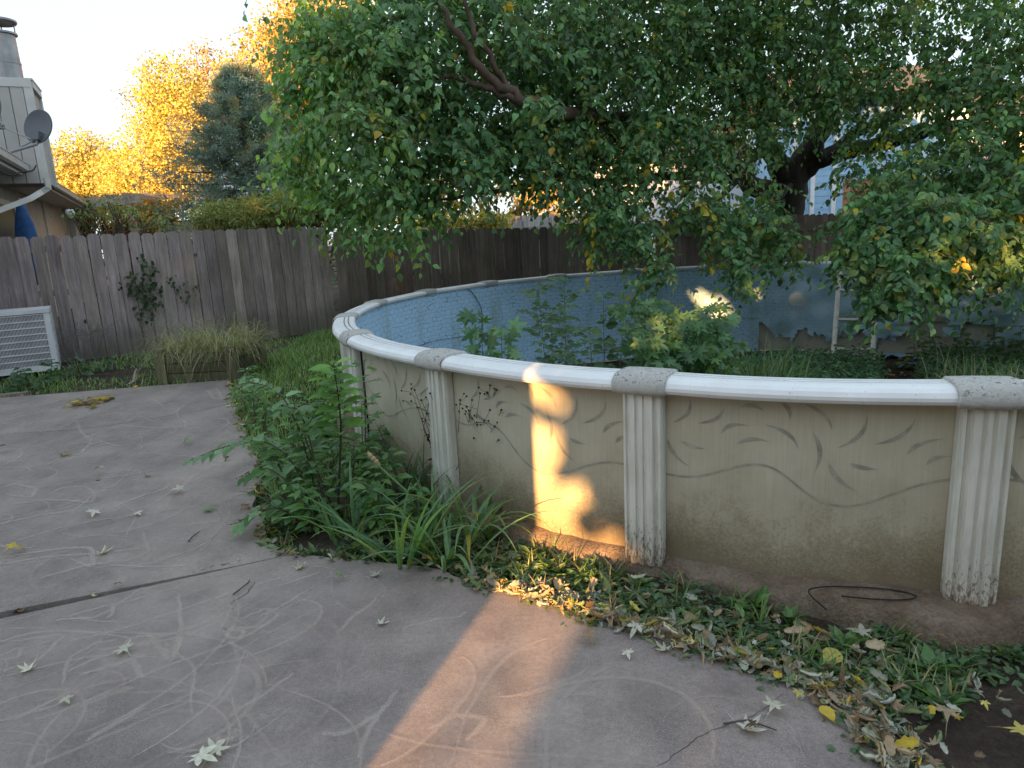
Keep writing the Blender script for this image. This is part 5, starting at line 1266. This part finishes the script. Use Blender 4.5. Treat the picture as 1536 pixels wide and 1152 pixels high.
def tuft(px, py, Y, n, L, lab, cols, w=(.008, .014), bend=(.6, 2.4), name='tall_grass', sp=.2):
    b = near_floor(px, Y); mb = MB(); a = rng.uniform(0, 6.28, n)
    base = b + np.stack([np.cos(a), np.sin(a), 0 * a], 1) * sp * rng.random((n, 1)) ** .5
    blades(mb, base, rnd(n) * [.35, .35, 0] + A_([0, 0, 1.0]), rng.uniform(*L, n), rng.uniform(*w, n), rng.uniform(*bend, n), mixcol(n, cols, None, .2), 6)
    return tag(mb.build(name, M['grass'], origin=tuple(b)), lab, 'grass', 'tall grass clumps in the pool')
dg = [(.09, .18, .07), (.13, .23, .08), (.2, .22, .11), (.07, .14, .06)]; st = [(.34, .32, .19), (.24, .25, .13), (.14, .2, .08)]
tuft(950, 0, 6.4, 220, (.5, 1.0), 'straw-streaked grass in front of the maple clump, near the rail', st, sp=.35); tuft(1030, 0, 6.3, 220, (.5, .95), 'mixed dry and green grass below the middle of the maple clump', st + dg, sp=.4)
tuft(1120, 0, 7.2, 240, (.7, 1.15), 'tall dark arching grass right of the maple clump', dg, (.012, .022), sp=.32); tuft(1160, 0, 7.6, 240, (.7, 1.15), 'tall dark arching grass left of the ladder', dg, (.012, .022), sp=.3); tuft(1090, 0, 6.6, 220, (.55, 1.0), 'green grass with stray dry stalks by the rail', dg + st, sp=.35)
tuft(1195, 0, 8.6, 140, (.4, .75), 'small grass tuft under the torn hem of the liner', dg, sp=.2); tuft(1470, 0, 7.8, 220, (.45, .9), 'dry and green grass in the right part of the pool', st + dg, sp=.5); tuft(1520, 0, 7.0, 220, (.45, .9), 'straw-coloured grass at the right edge of the pool', st, sp=.5)
def mk_poolcover():
    mb = MB(); n = 2600
    for x0, x1, y0, y1, k, h in ((1120, 1320, 6.8, 9.9, 2600, .46), (1390, 1560, 7.0, 10.4, 1500, .38), (840, 1180, 6.0, 9.0, 1700, .38), (1100, 1240, 9.4, 11.2, 420, .25), (1320, 1390, 6.6, 7.6, 200, .2)):
        for _ in range(k):
            Y = rng.uniform(y0, y1); b = near_floor(rng.uniform(x0, x1), Y, .0)
            if np.hypot(b[0] - CX, b[1] - CY) > CR - .15: continue
            m = 9; hh = h * rng.uniform(.3, 1.1)
            q = b + rnd(m) * A_([.06, .06, 0]) + A_([0, 0, 1.0]) * (hh * rng.random((m, 1)))
            leaves(mb, T_LANCE, q, rnd(m) * [1, 1, .5] + A_([0, 0, .1]), A_([0, -.3, 1.0]) + rnd(m) * .35, rng.uniform(.05, .10, m), mixcol(m, [(.075, .17, .075), (.10, .21, .085), (.06, .13, .06)]), wid=1.7)
    tag(mb.build('ground_cover', M['leaf'], origin=(CX, CY, 0)), 'dark leafy ground cover over the pool floor', 'weeds', kind='stuff')
    mb = MB(); n = 700; Y = rng.uniform(7.0, 11.6, n); P = A_([near_floor(x, y_, .03) for x, y_ in zip(rng.uniform(1180, 1560, n), Y)])
    P = P[np.hypot(P[:, 0] - CX, P[:, 1] - CY) < CR - .15]; n = len(P)
    leaves(mb, T_OVATE, P, rnd(n) * [1, 1, .15], A_([0, 0, 1.0]) + rnd(n) * .35, rng.uniform(.05, .10, n), mixcol(n, [(.22, .13, .06), (.4, .28, .05), (.14, .09, .05), (.3, .24, .12)]))
    tag(mb.build('leaf_litter', M['dry'], origin=(CX, CY, 0)), 'brown and yellow fallen leaves on the pool floor', 'leaves', kind='stuff')
mk_poolcover()
for (x, y, s, lab) in ((1340, 536, .16, 'pale blue liner scrap on the pool floor, the one nearest the ladder'), (1365, 550, .2, 'bright blue liner scrap closest to the near rail'), (1378, 541, .12, 'small blue liner scrap right of the others'), (1275, 527, .14, 'light blue scrap lying between the ladder legs')):
    p = pool_pt(x, y); mb = MB(); u = np.linspace(-1, 1, 7); P = A_([[p + A_([a * s * (1 + .2 * math.sin(b * 5)), b * s * .55, .035 + .03 * math.sin(a * 4 + b * 3)]) for b in u] for a in u]); mb.grid(P)
    tag(mb.build('liner_scrap', plain('scrap_blue', (.25, .42, .60), .5) if 'scrap_blue' not in bpy.data.materials else bpy.data.materials['scrap_blue'], smooth=True), lab, 'scrap', 'torn liner scraps')
for i, (x, y, s) in enumerate(((1395, 490, .5), (1370, 500, .4), (1440, 480, .5), (1490, 470, .6), (1530, 480, .6), (1260, 480, .3))):
    Y = (10.4, 10.1, 9.8, 9.6, 9.2, 10.9)[i]; sap(x, y + 10, Y, ('leafy vine shoot just right of the ladder', 'short shoot at the right foot of the ladder', 'leafy shoot below the torn liner', 'broad-leaved shoot near the right edge of the pool', 'rightmost leafy shoot in the pool', 'maple shoot behind the left ladder rail')[i], 14, T=T_OVATE if i < 5 else T_MAPLE, cols=[(.10, .18, .05), (.14, .22, .06)] if i < 5 else dkg, size=(.09, .16), side_len=.2, start=.1, name='vine_shoot', group='shoots in the right of the pool')

# ---- ivy on the fence, weeds by the AC
def ivy(pts, lab, n, sz):
    mb = MB(); 
    for (x, y, r) in pts:
        d = ray(x, y); best = None
        for a, b in (((-6.2, 10.1), (-4.75, 10.68)), ((-4.75, 10.68), (-3.75, 11.62)), ((-3.75, 11.62), (-3.0, 12.25)), ((-2.98, 12.3), (-1.5, 12.9))):
            a, b = A_(a), A_(b); e = b - a; k = d[:2]; den = k[0] * e[1] - k[1] * e[0]
            t = (a[0] * e[1] - a[1] * e[0]) / den; u = (a[0] * k[1] - a[1] * k[0]) / den
            u = ((k * t - a) @ e) / (e @ e)
            if -.02 <= u <= 1.02: best = d * t + A_([0, 0, CAMH])
        if best is None: continue
        m = int(n * r / 12); p = best + A_([.04, -.10, 0]) + rnd(m) * A_([r / 100, .035, r / 100])
        leaves(mb, T_OVATE, p, A_([0, -.2, -1.0]) + rnd(m) * .6, A_([.25, -1, .4]) + rnd(m) * .4, sz * rng.uniform(.6, 1.2, m), mixcol(m, [(.05, .09, .045), (.08, .13, .06), (.12, .16, .1), (.035, .06, .035)]))
    tag(mb.build('ivy', M['leaf']), lab, 'vine')
ivy([(222, 393, 8), (215, 415, 9), (205, 435, 12), (222, 442, 12), (232, 432, 8), (218, 470, 8), (225, 452, 8)], 'dark ivy patch climbing the grey fence above the planter', 34, .075)
ivy([(268, 432, 7), (283, 434, 6), (258, 418, 4)], 'small ivy tuft on the grey fence right of the larger ivy patch', 30, .06)
ivy([(490, 355, 6), (500, 368, 5), (478, 357, 5)], 'small vine sprig hanging on the top of the grey fence', 26, .07)
for i, (x, y) in enumerate(((20, 583), (45, 578), (75, 572), (100, 565), (5, 590), (60, 586), (120, 560), (150, 555))):
    b = gp(x, y, -.02); a = rng.normal(0, .05, 2); plant('broadleaf_weed', [b, b + A_([a[0], a[1], .12]), b + A_([2 * a[0], 2 * a[1], rng.uniform(.16, .3)])], 'leafy dark weed growing along the foot of the air conditioner', 'weed', 14, (.06, .1, .05), .005, 'weeds by the air conditioner', cols=[(.06, .13, .06), (.08, .16, .07)], size=(.1, .17), T=T_LANCE, wid=2.0, start=.05, droop=.3)

# ================================================================== FALLEN LEAVES
LEAFT = [_maple(-.5, roll=2.2), _maple(-1.2, roll=5.5), _maple(.5, roll=3.2), _maple(-2.2, roll=7.0)]
SOFT = [_maple(-.4, roll=1.5), _maple(-.9, roll=2.6), _maple(.6, roll=2.2), _maple(-1.2, roll=3.2)]
def _roll(r, bend, n=7, m=6):
    u = np.linspace(0, 1, n); w = np.linspace(-1, 1, m)
    wid = (np.sin(np.pi * (u * .86 + .08)) ** .7) * .30 * (1 + .2 * np.sin(u * 17))
    V = []
    for a, q in zip(u, wid):
        th = w * r; V.append(np.stack([np.full(m, a) - bend * .12 * np.cos(a * 5), np.sin(th) * q * 1.3 / max(r, 1), (1 - np.cos(th)) * q * 1.1 / max(r, 1) + bend * (a - .5) ** 2], 1))
    V = A_(V).reshape(-1, 3); i, j = np.meshgrid(np.arange(n - 1), np.arange(m - 1), indexing='ij')
    return (V, np.stack([i * m + j, i * m + j + 1, (i + 1) * m + j + 1, (i + 1) * m + j], -1).reshape(-1, 4))
ROLLT = [_roll(1.6, .5), _roll(2.3, -.4), _roll(2.8, .9), _roll(1.1, .3)]
CURL = [_maple(-1.5, roll=6.5), _maple(-2.6, roll=8.5), _maple(1.6, roll=7.5), _maple(-3.4, roll=9.5), _maple(-.8, roll=4.0)]
PALE = [(.50, .48, .40), (.44, .42, .33), (.56, .53, .45)]; TAN = [(.34, .25, .16), (.27, .19, .12), (.40, .32, .22)]; YEL = [(.55, .40, .06), (.50, .42, .12)]
def one_leaf(px, py, kind, size, lab, rot=None, tmpl=None, lift=.006):
    p = gp(px, py, lift + (float(slab_lift(gp(px, py)[0])) if (py < 835 and px < 330) else 0)); a = rng.uniform(0, 6.28) if rot is None else rot
    mb = MB(); T = T_FULL if kind == 'oval' else LEAFT[0] if 'spread' in lab or 'star' in lab or 'lobed' in lab else SOFT[rng.integers(4)]
    c = {'pale': PALE, 'tan': TAN, 'yellow': YEL, 'oval': YEL, 'green': [(.16, .24, .10)], 'dark': [(.10, .07, .05)]}[kind]
    v = T[0]; z0 = 0
    leaves(mb, T, [p], [A_([math.cos(a), math.sin(a), rng.normal(0, .1)])], [A_([rng.normal(0, .2), rng.normal(0, .2), 1.0])], [size], mixcol(1, c, None, .08))
    vv = mb.v[0]; vv[:, 2] += p[2] - vv[:, 2].min()
    return tag(mb.build('fallen_leaf', M['dry'], origin=tuple(p)), lab, 'leaf', 'fallen leaves on the patio')
FL = [(280, 742, 'pale', .13, 'pale spread maple leaf on the far slab, left of the thicket'), (143, 771, 'pale', .11, 'pale curled leaf on the far slab near its middle'), (204, 773, 'pale', .08, 'small thin pale leaf right of the curled one on the far slab'), (140, 837, 'pale', .12, 'pale forked leaf just beyond the slab joint'), (90, 686, 'tan', .12, 'brownish leaf with a twig on the far slab'), (160, 713, 'pale', .10, 'pale folded leaf far out on the far slab'), (318, 771, 'green', .10, 'greenish curled leaf beside the left edge of the thicket'), (218, 716, 'tan', .07, 'small tan leaf in the middle of the far slab'), (290, 666, 'green', .09, 'small green leaf under the tip of the arching elm shoot'), (8, 840, 'yellow', .12, 'yellowish leaf at the left edge of the photo by the joint'),
      (193, 985, 'pale', .11, 'whitish curled leaf on the near slab among the scribbles'), (52, 997, 'pale', .09, 'cream cupped leaf at the left of the near slab'), (95, 1050, 'pale', .07, 'tiny pale winged leaf on the near slab, lower left'), (562, 939, 'pale', .07, 'small rolled pale leaf in the middle of the near slab'), (440, 858, 'pale', .09, 'pale leaf near the front of the iris bed'), (285, 1142, 'pale', .12, 'large pale leaf at the bottom edge, left one of two'), (312, 1146, 'pale', .11, 'large pale leaf at the bottom edge, right one of two'), (880, 954, 'tan', .10, 'curled tan leaf at the patio edge near the sunlit strip'), (940, 979, 'pale', .07, 'small greenish star leaf on the patio right of the sunlit strip'), (1008, 972, 'pale', .09, 'white forked leaf on the curved patio edge'), (960, 945, 'pale', .10, 'folded pale leaf where the patio edge meets the weeds'),
      (1153, 1078, 'pale', .11, 'spread white maple leaf lying near the right corner of the patio'), (1100, 1086, 'pale', .12, 'long rolled pale leaf left of the white maple leaf'), (1230, 1066, 'oval', .08, 'golden oval leaf near the right edge of the patio'), (1195, 1062, 'yellow', .07, 'crumpled yellow-brown leaf left of the golden oval one'), (660, 838, 'yellow', .09, 'bright yellow leaf at the foot of the iris clump'), (1255, 985, 'oval', .12, 'large yellow leaf on the weeds below the footing'), (1310, 966, 'pale', .13, 'white lobed leaf lying on the weeds below the black cable'), (1205, 1035, 'green', .11, 'olive leaf tipped over the patio corner'), (1140, 1102, 'dark', .06, 'dark crumpled leaf with stalks near the right corner'), (345, 690, 'dark', .07, 'dark dry leaf at the tip of the elm shoot'), (172, 886, 'dark', .05, 'dark shrivelled leaf by the slab joint'), (30, 600, 'tan', .06, 'small brown leaf at the far left of the patio'), (210, 590, 'yellow', .10, 'yellow leaf at the far edge of the patio'), (500, 870, 'green', .07, 'green-yellow leaf left of the iris blades on the patio'), (570, 860, 'pale', .08, 'pale leaf under the tip of the long iris blade'), (15, 680, 'dark', .09, 'dark twig-like leaf at the left edge of the far slab'), (65, 655, 'tan', .05, 'tan speck of a leaf at the far left of the slab'), (1500, 1100, 'yellow', .14, 'half green half yellow leaf on the bare soil'), (1420, 1100, 'tan', .13, 'brown leaf lying flat on the bare soil'), (1520, 792, 'pale', .07, 'pale leaf caught on the pool wall at the right edge')]
for q in FL:
    if q[1] == 792: continue
    one_leaf(*q)
def mk_litter():
    mb = MB(); n = 760
    y = np.concatenate([rng.uniform(1.6, 3.3, n), rng.uniform(2.2, 3.2, 160), rng.uniform(3.4, 7.8, 240), rng.uniform(1.7, 3.2, 150)]); o = np.concatenate([np.abs(rng.normal(.03, .11, n)) - .03, rng.normal(.02, .05, 160), np.abs(rng.normal(0, .12, 240)) - .05, rng.uniform(.05, .8, 150)])
    x = xr(y) + o; k = np.hypot(x - CX, y - CY) > CR + .2; x, y = x[k], y[k]
    for X, Y in zip(x, y):
        T = ROLLT[rng.integers(4)] if rng.random() < .62 else CURL[rng.integers(5)] if rng.random() < .6 else SOFT[rng.integers(4)]; a = rng.uniform(0, 6.28); t = rng.random()
        c = [(.36, .37, .31), (.30, .29, .23), (.42, .42, .36)] if t < .40 else TAN if t < .82 else YEL if t < .9 else [(.2, .24, .12)]
        if Y > 3.5: c = TAN if t < .5 else YEL if t < .65 else PALE if t < .8 else [(.1, .07, .05)]
        leaves(mb, T, [A_([X, Y, G(X, Y) + rng.uniform(.0, .025)])], [A_([math.cos(a), math.sin(a), rng.normal(0, .35)])], [A_([rng.normal(0, .5), rng.normal(0, .5), 1.0])], [rng.uniform(.04, .08)], mixcol(1, c, None, .2))
    tag(mb.build('leaf_litter', M['dry'], origin=(0, 0, 0)), 'curled pale and brown leaves drifted along the edge of the patio', 'leaves', kind='stuff')
    mb = MB(); c = gp(137, 607)
    for k in range(46):
        a = rng.uniform(0, 6.28); leaves(mb, ROLLT[rng.integers(4)] if k % 2 else T_FULL, [c + rnd(1)[0] * A_([.08, .10, .01]) + A_([0, 0, .025])], [A_([math.cos(a), math.sin(a), .1])], [A_([0, 0, 1.0]) + rnd(1)[0] * .5], [rng.uniform(.07, .12)], mixcol(1, TAN + YEL + [(.2, .22, .1)], None, .15))
    tag(mb.build('leaf_pile', M['dry']), 'small heap of dead yellow-brown leaves at the far end of the patio', 'leaves')
    # twigs
    for i, (x0, y0, x1, y1, lab) in enumerate(((283, 815, 300, 800, 'thin dark twig on the far slab near the joint'), (350, 895, 375, 872, 'thin forked twig on the near slab'), (1085, 1090, 1165, 1100, 'grey twig lying under the pale rolled leaf'), (0, 677, 10, 675, 'short stick at the left edge of the far slab'), (145, 723, 152, 722, 'tiny twig in the middle of the far slab'))):
        a, b = gp(x0, y0, .012), gp(x1, y1, .012); m = (a + b) / 2 + A_([rng.normal(0, .015), rng.normal(0, .015), .006]); mb = MB(); mb.tube([a, m, b], [.004, .0035, .002], 5, 0, (.09, .07, .06)); tag(mb.build('twig', M['bark']), lab, 'twig', 'twigs on the patio')
    # debris in the slab joint
    mb = MB()
    for k in range(60):
        x = rng.uniform(-4.5, -1.5); y = 3.715 + .424 * (x + 1.4) + rng.normal(0, .012); a = rng.uniform(0, 6.28)
        leaves(mb, ROLLT[rng.integers(4)], [A_([x, y, G(x, y) - .008])], [A_([math.cos(a), math.sin(a), .2])], [A_([0, 0, 1.0]) + rnd(1)[0] * .5], [rng.uniform(.02, .06)], mixcol(1, TAN + PALE[:1] + [(.09, .06, .05)] * 2, None, .15))
    tag(mb.build('leaf_litter', M['dry'], origin=(0, 0, 0)), 'bits of dead leaf caught in the joint between the patio slabs', 'leaves', kind='stuff')
mk_litter()
mb = MB(); pts = [gp(*q) for q in ((1240, 925), (1215, 905), (1212, 893), (1240, 885), (1300, 885), (1350, 890), (1378, 893), (1340, 897))]
for p in pts: p[2] = .075 if p is not pts[0] else .0
P = A_([cyl(x, y, CR + q) for x, y, q in ((1240, 918, .2), (1218, 905, .16), (1208, 893, .13), (1235, 886, .09), (1290, 884, .06), (1345, 887, .05), (1385, 893, .09), (1355, 899, .13), (1300, 896, .14), (1262, 893, .14))]); P[:, 2] = [.0, .03, .052, .06, .06, .06, .056, .05, .046, .046]
u = np.linspace(0, len(P) - 1, 50); P = np.stack([np.interp(u, range(len(P)), P[:, k]) for k in range(3)], 1)
for _ in range(8): P[1:-1] = (P[:-2] + 2 * P[1:-1] + P[2:]) / 4
mb.tube(P, .0034, 6); tag(mb.build('cable', M['rubber']), 'loop of black cable lying on the concrete footing left of the muddy post', 'cable')
# pebbles of broken footing
for i, (x, y) in enumerate(((1010, 868), (1090, 905), (1040, 893))): pass

# ================================================================== LIGHT, SKY, CAMERA
w = bpy.data.worlds.new('World'); sc.world = w; w.use_nodes = True
nt = w.node_tree; bg = nt.nodes['Background']
sky = nt.nodes.new('ShaderNodeTexSky'); sky.sky_type = 'NISHITA'; sky.sun_disc = False
sky.sun_elevation = SUN_EL; sky.sun_rotation = math.radians(180) + math.atan2(.349, .937)
sky.air_density = 1.0; sky.dust_density = .8; sky.ozone_density = 2.4
gm = nt.nodes.new('ShaderNodeGamma'); gm.inputs[1].default_value = .13   # evens the horizon against the zenith, as thin high haze does
tn = nt.nodes.new('ShaderNodeMix'); tn.data_type = 'RGBA'; tn.blend_type = 'MULTIPLY'; tn.inputs[0].default_value = 1.0; tn.inputs[7].default_value = (.85, .95, 1.03, 1)
nt.links.new(sky.outputs[0], gm.inputs[0]); nt.links.new(gm.outputs[0], tn.inputs[6]); nt.links.new(tn.outputs[2], bg.inputs[0]); bg.inputs[1].default_value = .15
ld = bpy.data.lights.new('sun', 'SUN'); ld.energy = 3.3; ld.angle = math.radians(.5); ld.color = (1.0, .52, .18)
lo = bpy.data.objects.new('sun', ld); COL.objects.link(lo)
dr = Vector((SUN_AZ[0] * math.cos(SUN_EL), SUN_AZ[1] * math.cos(SUN_EL), -math.sin(SUN_EL)))
lo.rotation_euler = dr.to_track_quat('-Z', 'Y').to_euler(); lo.location = (0, -5, 12)
cd = bpy.data.cameras.new('camera'); cd.sensor_width = 36; cd.lens = 36 * FPX / 1536; cd.clip_end = 2000; cd.clip_start = .05
co = bpy.data.objects.new('camera', cd); COL.objects.link(co)
mt = Matrix(((_r2[0], _u2[0], -_fw[0], 0), (_r2[1], _u2[1], -_fw[1], 0), (_r2[2], _u2[2], -_fw[2], CAMH), (0, 0, 0, 1)))
co.matrix_world = mt; sc.camera = co
vs = sc.view_settings; vs.view_transform = 'Standard'; vs.look = 'None'; vs.gamma = 1; vs.exposure = 2.93; vs.use_curve_mapping = False
sc.cycles.max_bounces = 8; sc.cycles.transparent_max_bounces = 12
